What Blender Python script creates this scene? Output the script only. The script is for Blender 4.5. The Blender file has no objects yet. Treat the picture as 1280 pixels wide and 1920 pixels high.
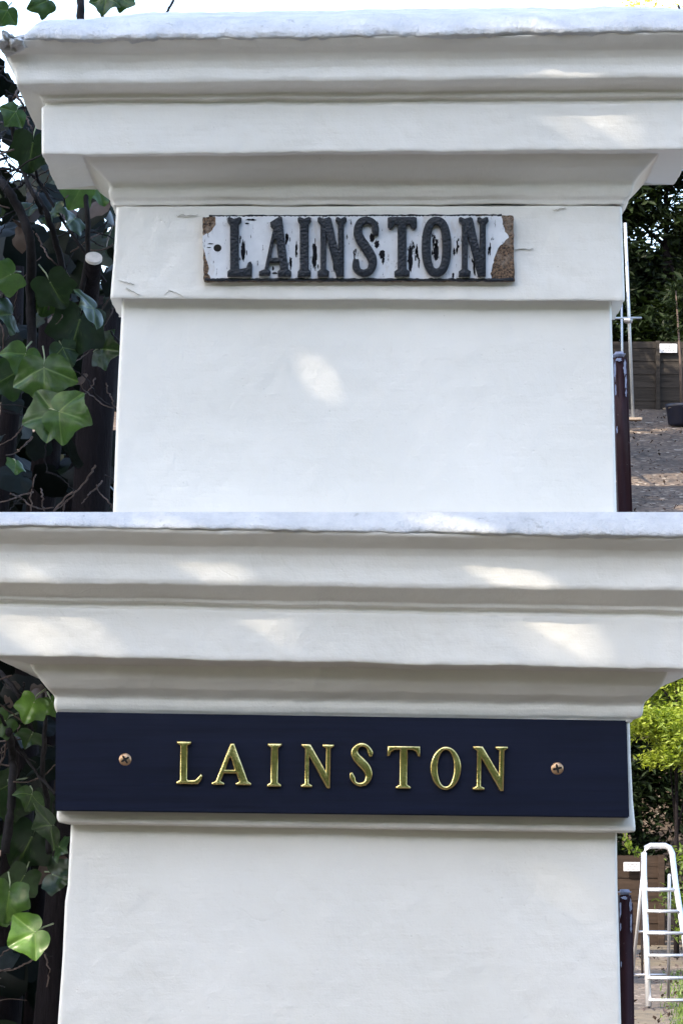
import bpy, bmesh, math, random
from mathutils import Vector, Matrix, noise
R = math.radians
random.seed(7)
scene = bpy.context.scene
COL = scene.collection

# ------------------------------------------------------------------ camera
F = 6800.0          # focal length in photo pixels (photo 1280 x 1920)
HZ = 1540.0         # horizon line in photo pixels
ZC = 1.70           # eye height
cam = bpy.data.cameras.new('camera')
camo = bpy.data.objects.new('camera', cam); COL.objects.link(camo)
cam.sensor_fit = 'VERTICAL'; cam.sensor_height = 36.0; cam.sensor_width = 24.0
cam.lens = F / 1920 * 36
cam.shift_y = (HZ - 960) / 1920
cam.clip_start = 0.1; cam.clip_end = 2000
camo.location = (0, 0, ZC); camo.rotation_euler = (R(90), 0, 0)
scene.camera = camo
scene.render.resolution_x = 682; scene.render.resolution_y = 1024

# ------------------------------------------------------------------ light
SUN_EL = 40.0
SUN_AZ = -135.0      # degrees from +Y towards +X: high, over the viewer's left shoulder
w = bpy.data.worlds.new('World'); scene.world = w; w.use_nodes = True
nt = w.node_tree; nt.nodes.clear()
sky = nt.nodes.new('ShaderNodeTexSky'); sky.sky_type = 'NISHITA'; sky.sun_disc = False
sky.sun_elevation = R(SUN_EL); sky.sun_rotation = R(SUN_AZ)
sky.air_density = 1.0; sky.dust_density = 2.0; sky.ozone_density = 1.0
bg = nt.nodes.new('ShaderNodeBackground'); bg.inputs['Strength'].default_value = 0.15
wo = nt.nodes.new('ShaderNodeOutputWorld')
hsv = nt.nodes.new('ShaderNodeHueSaturation'); hsv.inputs['Saturation'].default_value = .95   # thin milky cloud over blue
nt.links.new(sky.outputs[0], hsv.inputs['Color']); nt.links.new(hsv.outputs[0], bg.inputs[0]); nt.links.new(bg.outputs[0], wo.inputs[0])
sd = Vector((math.sin(R(SUN_AZ)) * math.cos(R(SUN_EL)), math.cos(R(SUN_AZ)) * math.cos(R(SUN_EL)), math.sin(R(SUN_EL))))
sl = bpy.data.lights.new('sun', 'SUN'); sl.energy = 3.0; sl.angle = R(0.5); sl.color = (1.0, 0.87, 0.68)
so = bpy.data.objects.new('sun', sl); COL.objects.link(so)
so.rotation_euler = sd.to_track_quat('Z', 'Y').to_euler(); so.location = (0, 0, 30)
scene.view_settings.view_transform = 'Standard'
scene.view_settings.look = 'None'
scene.view_settings.gamma = 1.0
scene.view_settings.exposure = 2.28
try:
    scene.cycles.max_bounces = 8; scene.cycles.diffuse_bounces = 4; scene.cycles.transparent_max_bounces = 6
except Exception: pass

# ------------------------------------------------------------------ helpers
def P(px, py, Y):
    return Vector(((px - 640) / F * Y, Y, ZC + (HZ - py) / F * Y))

def link(o): COL.objects.link(o); return o

def obj(name, verts, faces, mat, parent=None, smooth=True, attrs=None):
    me = bpy.data.meshes.new(name)
    me.from_pydata([tuple(v) for v in verts], [], faces)
    if smooth: me.polygons.foreach_set('use_smooth', [True] * len(me.polygons))
    for k, vals in (attrs or {}).items():
        a = me.attributes.new(k, 'FLOAT', 'POINT'); a.data.foreach_set('value', vals)
    me.update()
    if mat: me.materials.append(mat)
    o = link(bpy.data.objects.new(name, me))
    if parent: o.parent = parent; o.matrix_parent_inverse = Matrix.Translation(parent.location).inverted()
    return o

def tag(o, label=None, cat=None, group=None, kind=None):
    if label: o['label'] = label
    if cat: o['category'] = cat
    if group: o['group'] = group
    if kind: o['kind'] = kind
    return o

def thing(name, label, cat, loc=(0, 0, 0), group=None):
    o = link(bpy.data.objects.new(name, None)); o.location = loc; o.empty_display_size = .1
    return tag(o, label, cat, group)

class MB:
    def __init__(s): s.v = []; s.f = []; s.a = {}
    def add(s, vs, fs, **at):
        b = len(s.v); s.v += [Vector(v) for v in vs]; s.f += [tuple(i + b for i in f) for f in fs]
        for k, x in at.items():
            s.a.setdefault(k, []).extend(x if isinstance(x, list) else [x] * len(vs))
    def box(s, c, d, M=None):
        c = Vector(c); x, y, z = d[0] / 2, d[1] / 2, d[2] / 2
        vs = [Vector((i * x, j * y, k * z)) for i in (-1, 1) for j in (-1, 1) for k in (-1, 1)]
        if M: vs = [M @ v for v in vs]
        s.add([c + v for v in vs], [(0, 1, 3, 2), (4, 6, 7, 5), (0, 4, 5, 1), (2, 3, 7, 6), (0, 2, 6, 4), (1, 5, 7, 3)])
    def bbox(s, c, d, b=.002, M=None):
        """bevelled box"""
        bm = bmesh.new(); bmesh.ops.create_cube(bm, size=1)
        for v in bm.verts: v.co = Vector((v.co.x * d[0], v.co.y * d[1], v.co.z * d[2]))
        bmesh.ops.bevel(bm, geom=bm.edges[:], offset=b, segments=2, affect='EDGES')
        bm.verts.index_update()
        vs = [v.co.copy() for v in bm.verts]
        if M: vs = [M @ v for v in vs]
        s.add([Vector(c) + v for v in vs], [tuple(v.index for v in f.verts) for f in bm.faces]); bm.free()
    def tube(s, pts, rad, n=8, caps=True, flat=1.0):
        pts = [Vector(p) for p in pts]
        if not isinstance(rad, (list, tuple)): rad = [rad] * len(pts)
        up = Vector((.13, .31, .94)); vs = []; fs = []
        for i, p in enumerate(pts):
            t = (pts[min(i + 1, len(pts) - 1)] - pts[max(i - 1, 0)]).normalized()
            a = t.cross(up)
            if a.length < .1: a = t.cross(Vector((1, 0, 0)))
            a.normalize(); b = t.cross(a)
            for k in range(n):
                an = 2 * math.pi * k / n
                vs.append(p + (a * math.cos(an) + b * math.sin(an) * flat) * rad[i])
        for i in range(len(pts) - 1):
            for k in range(n):
                k2 = (k + 1) % n
                fs.append((i * n + k, i * n + k2, (i + 1) * n + k2, (i + 1) * n + k))
        if caps: fs.append(tuple(range(n - 1, -1, -1))); fs.append(tuple((len(pts) - 1) * n + k for k in range(n)))
        s.add(vs, fs)
    def build(s, name, mat, parent=None, smooth=True):
        return obj(name, s.v, s.f, mat, parent, smooth, s.a)

def sharp(o, ang=35):
    me = o.data; bm = bmesh.new(); bm.from_mesh(me)
    for e in bm.edges:
        if len(e.link_faces) == 2 and e.calc_face_angle(0) > R(ang): e.smooth = False
    bm.to_mesh(me); bm.free(); return o

def fbm(p, sc, oct=4):
    return noise.fractal(Vector(p) * sc, 1.0, 2.0, oct)

# ------------------------------------------------------------------ materials
class NT:
    def __init__(s, name):
        s.m = bpy.data.materials.new(name); s.m.use_nodes = True; s.t = s.m.node_tree
        s.b = s.t.nodes['Principled BSDF']; s.out = s.t.nodes['Material Output']
        s.co = s.n('ShaderNodeTexCoord').outputs['Object']
    def n(s, t, **kw):
        x = s.t.nodes.new(t)
        for k, v in kw.items():
            if k in x.inputs.keys() if False else False: pass
            setattr(x, k, v)
        return x
    def l(s, a, b): s.t.links.new(a, b)
    def mapped(s, scale, rot=(0, 0, 0), loc=(0, 0, 0)):
        m = s.n('ShaderNodeMapping'); m.inputs['Scale'].default_value = scale; m.inputs['Rotation'].default_value = rot
        m.inputs['Location'].default_value = loc
        s.l(s.co, m.inputs[0]); return m.outputs[0]
    def noise(s, scale, detail=4, rough=.55, vec=None, dist=0.0):
        x = s.n('ShaderNodeTexNoise'); x.inputs['Scale'].default_value = scale; x.inputs['Detail'].default_value = detail
        x.inputs['Roughness'].default_value = rough; x.inputs['Distortion'].default_value = dist
        s.l(vec if vec else s.co, x.inputs['Vector']); return x.outputs['Fac']
    def voro(s, scale, feat='F1', vec=None, out='Distance'):
        x = s.n('ShaderNodeTexVoronoi'); x.feature = feat; x.inputs['Scale'].default_value = scale
        s.l(vec if vec else s.co, x.inputs['Vector']); return x.outputs[out]
    def ramp(s, fac, stops):
        x = s.n('ShaderNodeValToRGB'); e = x.color_ramp.elements
        while len(e) < len(stops): e.new(.5)
        for i, (p, c) in enumerate(stops):
            e[i].position = p; e[i].color = (c, c, c, 1) if isinstance(c, (int, float)) else (*c, 1)
        s.l(fac, x.inputs[0]); return x.outputs[0]
    def mix(s, fac, a, b, mode='MIX'):
        x = s.n('ShaderNodeMix'); x.data_type = 'RGBA'; x.blend_type = mode
        for sock, v in ((x.inputs[0], fac), (x.inputs[6], a), (x.inputs[7], b)):
            if isinstance(v, (int, float)): sock.default_value = v
            elif isinstance(v, tuple): sock.default_value = (*v, 1)
            else: s.l(v, sock)
        return x.outputs[2]
    def math(s, op, a, b=0.0):
        x = s.n('ShaderNodeMath'); x.operation = op
        for sock, v in ((x.inputs[0], a), (x.inputs[1], b)):
            if isinstance(v, (int, float)): sock.default_value = v
            else: s.l(v, sock)
        return x.outputs[0]
    def bump(s, h, strength=.3, dist=.002, prev=None):
        x = s.n('ShaderNodeBump'); x.inputs['Strength'].default_value = strength; x.inputs['Distance'].default_value = dist
        s.l(h, x.inputs['Height'])
        if prev: s.l(prev, x.inputs['Normal'])
        return x.outputs[0]
    def attr(s, name):
        x = s.n('ShaderNodeAttribute'); x.attribute_name = name; return x.outputs['Fac']
    def set(s, col=None, rough=None, normal=None, metal=None, spec=None):
        for k, v in (('Base Color', col), ('Roughness', rough), ('Normal', normal), ('Metallic', metal), ('Specular IOR Level', spec)):
            if v is None: continue
            if isinstance(v, (int, float)): s.b.inputs[k].default_value = v
            elif isinstance(v, tuple): s.b.inputs[k].default_value = (*v, 1)
            else: s.l(v, s.b.inputs[k])
        return s.m

def mat_paint(name, rough_top=False):
    m = NT(name)
    big = m.noise(5, 4); sm = m.noise(38, 5, .6)
    base = m.mix(m.ramp(big, [(.3, 0), (.7, 1)]), (.745, .725, .665), (.81, .79, .735))
    grime = m.ramp(m.noise(11, 6, .72), [(.60, 0), (.80, 1)])
    base = m.mix(m.math('MULTIPLY', grime, .22), base, (.50, .48, .42))
    speck = m.ramp(m.voro(75), [(.035, 1), (.06, 0)])
    sel = m.ramp(m.noise(9, 2), [(.60, 0), (.64, 1)])
    base = m.mix(m.math('MULTIPLY', m.math('MULTIPLY', speck, sel), .35), base, (.30, .28, .24))
    # wandering hairline cracks
    wv = m.n('ShaderNodeVectorMath'); wv.operation = 'ADD'
    nv = m.n('ShaderNodeTexNoise'); nv.inputs['Scale'].default_value = 14; nv.inputs['Detail'].default_value = 5; m.l(m.co, nv.inputs['Vector'])
    sc = m.n('ShaderNodeVectorMath'); sc.operation = 'SCALE'; sc.inputs['Scale'].default_value = .16; m.l(nv.outputs['Color'], sc.inputs[0])
    m.l(m.co, wv.inputs[0]); m.l(sc.outputs[0], wv.inputs[1])
    ed = m.voro(6.5, 'DISTANCE_TO_EDGE', wv.outputs[0])
    crack = m.ramp(ed, [(0, 1), (.022, 0)])
    cm = m.ramp(m.noise(7, 3, .6, m.mapped((1, 1, 1), loc=(3, 1, 7))), [(.55, 0), (.66, 1)])
    crk = m.math('MULTIPLY', crack, cm)
    base = m.mix(m.math('MULTIPLY', crk, .05), base, (.42, .42, .38))
    n1 = m.bump(m.noise(430, 4, .65), .35, .0008)
    n2 = m.bump(sm, .30, .0036, n1)
    br = m.noise(60, 5, .6, m.mapped((.16, .5, 1.6)))
    n3 = m.bump(br, .3, .0018, n2)
    n4 = m.bump(m.noise(12, 4, .55), .15, .012, n3)
    pit = m.ramp(m.voro(48, vec=m.mapped((1, 1, 1), loc=(.3, .2, .9))), [(.03, 0), (.07, 1)])
    n5 = m.bump(pit, .3, .001, n4)
    n6 = m.bump(m.ramp(m.math('MULTIPLY', crk, 1.0), [(0, 1), (1, 0)]), .16, .0015, n5)
    return m.set(base, .42 if not rough_top else .6, n6, spec=.4)
M_paint = mat_paint('masonry_paint')

def mat_coping():
    m = NT('rough_coping_paint')
    base = m.mix(m.ramp(m.noise(20, 5, .7), [(.35, 0), (.7, 1)]), (.56, .57, .58), (.76, .76, .75))
    base = m.mix(m.ramp(m.noise(55, 5, .75), [(.60, 0), (.72, .6)]), base, (.24, .24, .21))
    n = m.bump(m.noise(55, 7, .75), 1.0, .007)
    n = m.bump(m.noise(300, 4, .6), .6, .0014, n)
    return m.set(base, .6, n)
M_coping = mat_coping()

def mat_simple(name, col, rough=.5, metal=0., nscale=0, var=.25, bump=.2, bd=.001, spec=None, stretch=None):
    m = NT(name)
    if nscale:
        vec = m.mapped(stretch) if stretch else None
        f = m.noise(nscale, 5, .65, vec)
        c = m.mix(m.ramp(f, [(.25, 0), (.75, 1)]), tuple(x * (1 - var) for x in col), tuple(min(1, x * (1 + var)) for x in col))
        return m.set(c, rough, m.bump(f, bump, bd), metal, spec)
    return m.set(col, rough, None, metal, spec)

def mat_leaf(name, dark, light, vein, trans=.35, rough=.32, spec=.5, tr_col=None):
    m = NT(name)
    h = m.attr('hue')
    c = m.mix(h, dark, light)
    mott = m.ramp(m.noise(90, 4, .6), [(.3, .72), (.7, 1.2)])
    c = m.mix(1.0, c, mott, 'MULTIPLY')
    if vein: c = m.mix(m.math('MULTIPLY', m.attr('vein'), .5), c, vein)
    nm = m.bump(m.noise(120, 3, .5), .25, .0012)
    m.set(c, rough, nm, spec=spec)
    t = m.n('ShaderNodeBsdfTranslucent')
    tc = m.mix(1.0, c, tr_col or (1.9, 2.0, .75), 'MULTIPLY'); m.l(tc, t.inputs[0])
    mx = m.n('ShaderNodeMixShader'); mx.inputs[0].default_value = trans
    m.l(m.b.outputs[0], mx.inputs[1]); m.l(t.outputs[0], mx.inputs[2]); m.l(mx.outputs[0], m.out.inputs[0])
    return m.m
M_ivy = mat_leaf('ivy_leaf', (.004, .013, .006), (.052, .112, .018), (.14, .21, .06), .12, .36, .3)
M_ivyshade = mat_leaf('ivy_leaf_shaded', (.0015, .0038, .0032), (.010, .020, .008), None, .04, .45, .12)  # darker copy of the ivy leaf; inner shade put into its colour
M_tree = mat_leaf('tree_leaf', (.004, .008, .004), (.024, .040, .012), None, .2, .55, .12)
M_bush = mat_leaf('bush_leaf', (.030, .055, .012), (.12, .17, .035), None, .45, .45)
M_lime = mat_leaf('lime_leaf', (.07, .12, .015), (.30, .34, .06), None, .4, .5, .3)
M_yellow = mat_leaf('yellow_leaf', (.30, .28, .05), (.55, .50, .12), None, .5, .5, tr_col=(1.4, 1.3, .7))
M_dead = mat_leaf('dead_leaf', (.022, .016, .013), (.08, .055, .045), None, .2, .6, tr_col=(1.4, 1.1, .8))
M_bark = mat_simple('bark', (.008, .0065, .0075), .85, 0, 40, .5, .8, .006, spec=.08, stretch=(3, 3, .5))
M_twig = mat_simple('pale_twig', (.07, .052, .045), .8, 0, 60, .5, .5, .002, spec=.15)
M_stem = mat_simple('ivy_stem', (.012, .011, .012), .8, 0, 80, .5, .6, .002, spec=.12)
M_cut = mat_simple('sawn_wood', (.50, .47, .43), .8, 0, 150, .2, .3, .001)
M_alu = mat_simple('bare_aluminium', (.50, .51, .54), .32, .75, 30, .08, .1, .0005)
M_galv = mat_simple('galvanised_steel', (.42, .45, .48), .45, .6, 60, .25, .1, .0005)
M_navy_pot = mat_simple('navy_glaze', (.005, .007, .018), .4, 0, 20, .3, .1, .001)
M_soil = mat_simple('soil_chips', (.35, .30, .25), .9, 0, 90, .5, .8, .01)
M_plate = mat_simple('white_notice', (.36, .37, .40), .6, 0, 30, .08, .1, .0005)
M_ink = mat_simple('grey_ink', (.12, .12, .14), .6)
M_slab = mat_simple('timber_sole_board', (.20, .16, .13), .85, 0, 30, .4, .5, .003)

def mat_post():
    m = NT('chipped_maroon_paint')
    f = m.noise(260, 5, .7, m.mapped((1, 1, .25)))
    c = m.mix(m.ramp(m.noise(25, 3), [(.3, 0), (.7, 1)]), (.026, .0065, .008), (.042, .011, .013))
    c = m.mix(m.ramp(f, [(.66, 0), (.70, 1)]), c, (.28, .20, .22))
    return m.set(c, .5, m.bump(f, .4, .0008), spec=.25)
M_post = mat_post()
M_chip = mat_simple('flaking_white_primer', (.34, .35, .46), .6, 0, 200, .35, .6, .001)

def mat_board():
    m = NT('navy_painted_wood')
    g = m.noise(45, 6, .62, m.mapped((.10, 1, 2.2)))
    b2 = m.noise(7, 4, .6, m.mapped((.5, 1, 1.6)))
    c = m.mix(m.ramp(g, [(.3, 0), (.75, 1)]), (.0008, .0020, .0095), (.0050, .0085, .0270))
    c = m.mix(m.ramp(b2, [(.35, 0), (.7, .6)]), c, (.003, .0065, .024))
    n = m.bump(g, .35, .0007); n = m.bump(m.noise(150, 4, .6, m.mapped((.06, 1, 2))), .25, .0004, n)
    rg = m.ramp(b2, [(.3, .42), (.7, .6)])
    return m.set(c, rg, n, spec=.22)
M_board = mat_board()

def mat_brass():
    m = NT('polished_brass')
    f = m.noise(45, 4, .6); sp = m.noise(160, 4, .7)
    c = m.mix(m.ramp(f, [(.3, 0), (.7, 1)]), (.66, .52, .19), (.88, .73, .33))
    c = m.mix(m.ramp(sp, [(.62, 0), (.72, .6)]), c, (.26, .20, .09))
    n = m.bump(f, .35, .004); n = m.bump(sp, .12, .0006, n)
    return m.set(c, .25, n, 1.0)
M_brass = mat_brass()
M_screw = mat_simple('dull_brass', (.50, .32, .19), .4, .8, 300, .4, .3, .0004)
M_slot = mat_simple('dark_slot', (.008, .007, .006), .9)

def mat_castblack():
    m = NT('cast_black_paint')
    v = m.voro(330); f = m.noise(420, 3, .6)
    c = m.mix(m.ramp(f, [(.35, 0), (.75, 1)]), (.005, .007, .011), (.018, .023, .033))
    n = m.bump(v, .55, .0010); n = m.bump(f, .4, .0006, n)
    return m.set(c, .42, n, spec=.32)
M_cast = mat_castblack()
def mat_enamel():
    m = NT('old_white_enamel')
    c = m.mix(m.ramp(m.noise(30, 5, .6), [(.35, 0), (.7, 1)]), (.58, .60, .63), (.74, .76, .79))
    st = m.ramp(m.noise(22, 5, .7, m.mapped((1, 1, .35), loc=(5, 0, 1))), [(.60, 0), (.76, .7)])
    c = m.mix(st, c, (.42, .30, .18))
    fl = m.ramp(m.noise(190, 5, .75, m.mapped((1.6, 1, .35), loc=(2, 0, 4))), [(.625, 0), (.64, 1)])
    c = m.mix(fl, c, (.05, .05, .055))
    n = m.bump(m.noise(160, 4, .6), .3, .0008); n = m.bump(m.ramp(fl, [(0, 1), (1, 0)]), .5, .0006, n)
    return m.set(c, .38, n)
M_enamel = mat_enamel()
def mat_rust():
    m = NT('rusted_iron')
    f = m.noise(380, 6, .75); g = m.noise(90, 4, .6)
    c = m.mix(m.ramp(f, [(.42, 0), (.60, 1)]), (.02, .014, .013), (.30, .19, .115))
    c = m.mix(m.ramp(g, [(.5, 0), (.7, .6)]), c, (.42, .35, .29))
    n = m.bump(f, 1.0, .003)
    return m.set(c, .9, n)
M_rust = mat_rust()

def mat_gravel(name, a, b, c3, sc=38):
    m = NT(name)
    v = m.n('ShaderNodeTexVoronoi'); v.inputs['Scale'].default_value = sc; m.l(m.co, v.inputs['Vector'])
    sep = m.n('ShaderNodeSeparateColor'); m.l(v.outputs['Color'], sep.inputs[0])
    c = m.ramp(sep.outputs[0], [(0, a), (.55, b), (.93, b), (1, c3)])
    c = m.mix(m.ramp(m.noise(.8, 5, .65), [(.35, 0), (.65, .65)]), c, tuple(x * .55 for x in a))
    n = m.bump(v.outputs['Distance'], .8, .02); n = m.bump(m.noise(3, 5), .5, .06, n)
    return m.set(c, .9, n)
M_gravel = mat_gravel('gravel', (.022, .016, .013), (.12, .092, .072), (.36, .32, .28), 22)
M_gravel2 = mat_gravel('bank_gravel', (.016, .011, .009), (.118, .085, .062), (.36, .32, .27), 15)
M_earth = mat_simple('earth', (.07, .055, .035), .95, 0, 4, .5, .6, .05)
M_pave = mat_gravel('pavement', (.044, .036, .034), (.066, .055, .052), (.10, .088, .085), 160)
def mat_fence(name, col, horiz=True):
    m = NT(name)
    g = m.noise(14, 6, .65, m.mapped((.12, 1, 1.6)))
    c = m.mix(m.ramp(g, [(.3, 0), (.75, 1)]), tuple(x * .5 for x in col), tuple(x * 1.5 for x in col))
    return m.set(c, .85, m.bump(g, .5, .006), spec=.15)
M_fence = mat_fence('weathered_boards', (.024, .021, .019))
M_fence2 = mat_fence('brown_boards', (.024, .016, .012))

# ------------------------------------------------------------------ ground and slopes
def sheet(name, pts_fn, nx, ny, mat, kind='structure', label=None):
    vs = [pts_fn(i / nx, j / ny) for j in range(ny + 1) for i in range(nx + 1)]
    fs = [(j * (nx + 1) + i, j * (nx + 1) + i + 1, (j + 1) * (nx + 1) + i + 1, (j + 1) * (nx + 1) + i) for j in range(ny) for i in range(nx)]
    o = obj(name, vs, fs, mat); o['kind'] = kind; return o
sheet('ground', lambda u, v: (-400 + 800 * u, -300 + 900 * v, -.006), 8, 8, M_earth)
sheet('gravel_yard', lambda u, v: (-25 + 55 * u, 5.2 + 47.3 * v, .03 * fbm((u * 55, v * 47, 0), .35)), 80, 80, M_gravel)
sheet('pavement', lambda u, v: (-30 + 60 * u, -4 + 9.0 * v, .0), 6, 4, M_pave)
def bankz(Y):   # the raised garden behind: a steep earth face, then a gravel slope up to the fence
    if Y < 55.5: return -.5 + 6.4 * max(0, (Y - 54.0) / 1.5)
    return 5.9 + (Y - 55.5) * (4.32 / 19.5) if Y < 75 else 10.22 + (Y - 75) * .03
def bank(u, v):
    X = -30 + 70 * u
    Y = 54.0 + (1.5 * v / .1 if v < .1 else 1.5 + (v - .1) / .9 * 60)
    return (X, Y, bankz(Y) + (.035 * fbm((X, Y, 0), .9) if Y > 56 else .2 * fbm((X, Y, 3), .6)))
sheet('gravel_slope', bank, 120, 140, M_gravel2)
sheet('far_hill', lambda u, v: (-160 + 320 * u, 110 + 60 * v, 11 + 2 * v), 30, 4, M_earth)

# ------------------------------------------------------------------ the piers
S = F / 4.0        # pixels per metre at the pier face
D0 = 4.0
def smooth_profile(rows, rad=.0016, step=.0035):
    """rows: (p, y_at_px0, y_at_px1280, xL, xR). adds rounded corners and even steps"""
    rows = [list(map(float, r)) for r in rows]
    def dist(a, b): return math.hypot(a[0] - b[0], (a[1] - b[1]) / S)
    def lerp(a, b, t): return [x + (y - x) * t for x, y in zip(a, b)]
    out = [rows[0]]
    for i in range(1, len(rows) - 1):
        a, b, c = rows[i - 1], rows[i], rows[i + 1]
        d1, d2 = dist(a, b), dist(b, c)
        r1 = min(rad, d1 * .35); r2 = min(rad, d2 * .35)
        q1 = lerp(b, a, r1 / max(d1, 1e-6)); q2 = lerp(b, c, r2 / max(d2, 1e-6))
        out += [q1, lerp(lerp(q1, q2, .5), b, .5), q2]
    out.append(rows[-1])
    res = [out[0]]
    for a, b in zip(out, out[1:]):
        n = max(1, int(dist(a, b) / step))
        for k in range(1, n + 1): res.append(lerp(a, b, k / n))
    return res

def loft(name, rows, back, mat, parent, amp=.0006, seed=0, wob=1.2, edge=.004, rough=None, closed_top=True, calm=None):
    prof = smooth_profile(rows)
    NF = 300; r = edge
    verts = []; ring = None
    for row in prof:
        p, y0, y1, xL, xR = row
        Yf = D0 - p; Yb = back + p * (1 if back > 4.3 else 0)
        L = P(xL, 0, Yf).x; Rr = P(xR, 0, Yf).x
        ds = [0, .12 * r, .35 * r, .65 * r, r]
        xs = [L + d for d in ds] + [L + r + (Rr - L - 2 * r) * k / NF for k in range(1, NF)] + [Rr - d for d in reversed(ds)]
        pts = []
        def zz(X, Y):   # height of the row at X, measured in the front plane
            px = 640 + X * F / Yf
            return ZC + (HZ - (y0 + (y1 - y0) * px / 1280)) / F * Yf
        for X in xs:
            d = min(X - L, Rr - X)
            yy = Yf + (r - math.sqrt(max(0, r * r - (r - d) ** 2)) if d < r else 0)
            pts.append((X, yy, zz(X, Yf), 0))
        depth = Yb - Yf; ns = 14
        for k in range(1, ns + 1): Yk = Yf + r + (depth - r) * k / ns; pts.append((Rr, Yk, zz(Rr, Yf), 1))
        for k in range(1, 20): pts.append((Rr + (L - Rr) * k / 20, Yb, zz(Rr + (L - Rr) * k / 20, Yf), 2))
        for k in range(ns, 0, -1): Yk = Yf + r + (depth - r) * k / ns; pts.append((L, Yk, zz(L, Yf), 1))
        ring = len(pts)
        am = amp * (rough(row) if rough else 1.0)
        for (x, y, z, side) in pts:
            v = Vector((x, y, z + seed * 3.1))
            n1 = fbm(v, 9, 4); n2 = fbm(v + Vector((9, 4, 2)), 13, 5)
            n3 = fbm(v + Vector((1, 7, 5)), 60, 3)
            wz = noise.noise(Vector((x * 14 + seed, row[1] * .02, 1.7))) * wob / S + noise.noise(Vector((x * 70 + seed, row[1] * .05, 4.7))) * wob * .4 / S
            if rough: wz += am * n3 * .5
            if calm and calm(row): wz = 0; n3 = 0
            dy = am * (1.6 * n1 + .6 * n3) + (noise.noise(Vector((x * 3, z * 2, seed))) * .0012)
            dx = am * (1.5 * n2 + 1.0 * n3)
            verts.append(Vector((x + (dx if side == 1 else 0), y + (dy if side != 1 else 0), z + wz)))
    fs = []
    for i in range(len(prof) - 1):
        for k in range(ring):
            k2 = (k + 1) % ring
            fs.append((i * ring + k, i * ring + k2, (i + 1) * ring + k2, (i + 1) * ring + k))
    fs.append(tuple(range(ring - 1, -1, -1)))
    if closed_top: fs.append(tuple((len(prof) - 1) * ring + k for k in range(ring)))
    o = obj(name, verts, fs, mat, parent)
    return sharp(o, 62)

# ---- upper pier (p, y@0, y@1280, xL, xR), bottom to top
UB = 4.13
upper = thing('gate_pier', 'upper white painted pier carrying the old chipped black and white name plate', 'gate pier', P(680, 965, 4.1), 'white masonry gate piers')
loft('shaft', [(.0, 985, 985, 211, 1156), (.0, 900, 900, 214, 1154), (.0, 740, 740, 220, 1150), (.0, 660, 660, 224, 1148), (.0, 558, 562, 229, 1145)], UB, M_paint, upper, seed=1, amp=.0006)
loft('frieze', [(-.004, 557, 562, 236, 1140), (.0195, 559, 565, 207, 1170), (.0205, 553, 559, 207, 1171), (.020, 470, 473, 214, 1168), (.019, 386, 386, 218, 1165), (-.004, 384, 384, 236, 1148)], UB, M_paint, upper, seed=2, amp=.0010)
UL = .0  # cornice
loft('cornice', [(.002, 386.5, 384, 224, 1160), (.0205, 386, 383, 212, 1170), (.021, 377, 374, 210, 1172), (.0245, 370, 367, 205, 1181),
                 (.0260, 360, 356, 203, 1186), (.0255, 350, 346, 206, 1188), (.028, 343, 339, 203, 1190), (.036, 332, 328, 192, 1198), (.046, 318, 313, 178, 1212), (.052, 305, 299, 166, 1224),
                 (.054, 296, 290, 158, 1232), (.0545, 293, 286, 156, 1234), (.087, 291, 280, 80, 1296), (.088, 285, 275, 78, 1300),
                 (.088, 240, 232, 78, 1301), (.088, 200, 193, 78, 1302), (.0825, 196.5, 190, 86, 1294), (.084, 190, 184, 84, 1296), (.091, 188, 181, 80, 1304), (.0915, 178, 168, 74, 1306),
                 (.098, 172, 160, 62, 1312), (.108, 164, 153, 45, 1326), (.117, 158, 146, 32, 1340), (.1185, 150, 138, 30, 1344), (.1175, 132, 120, 26, 1344),
                 (.119, 118, 106, 20, 1348), (.124, 104, 92, 13, 1356), (.134, 92, 79, 5, 1370), (.142, 80, 66, 2, 1380), (.144, 76, 60, 8, 1384), (.10, 74, 58, 60, 1330)],
     UB, M_paint, upper, seed=3, amp=.0009, wob=2.6)
def cop_rough(row): return 1.0
loft('coping', [(.09, 86, 70, 70, 1330), (.137, 84, 68, 44, 1376), (.1475, 75, 58.5, 38, 1386), (.1475, 66, 50, 42, 1386), (.141, 55, 38, 52, 1376), (.130, 45, 28, 62, 1364), (.112, 38, 20, 74, 1340), (.04, 36, 17, 110, 1300), (-.03, 30, 11, 260, 1200)],
     UB, M_coping, upper, seed=4, amp=.0034, wob=3.0, rough=cop_rough, edge=.010)
# broken corner lump at the left of the coping
def lump(name, c, d, mat, parent, amp=.35, seed=0, sub=4):
    bm = bmesh.new(); bmesh.ops.create_icosphere(bm, subdivisions=sub, radius=1)
    for v in bm.verts:
        n = fbm(v.co + Vector((seed, 0, 0)), 1.6, 4); v.co *= 1 + amp * n
        v.co = Vector((v.co.x * d[0], v.co.y * d[1], v.co.z * d[2])) + Vector(c)
    me = bpy.data.meshes.new(name); bm.verts.index_update()
    o = obj(name, [v.co.copy() for v in bm.verts], [tuple(v.index for v in f.verts) for f in bm.faces], mat, parent); bm.free(); return o
lump('broken_corner', P(24, 84, 3.875), (.015, .03, .009), M_coping, upper, .7, 3)

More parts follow.
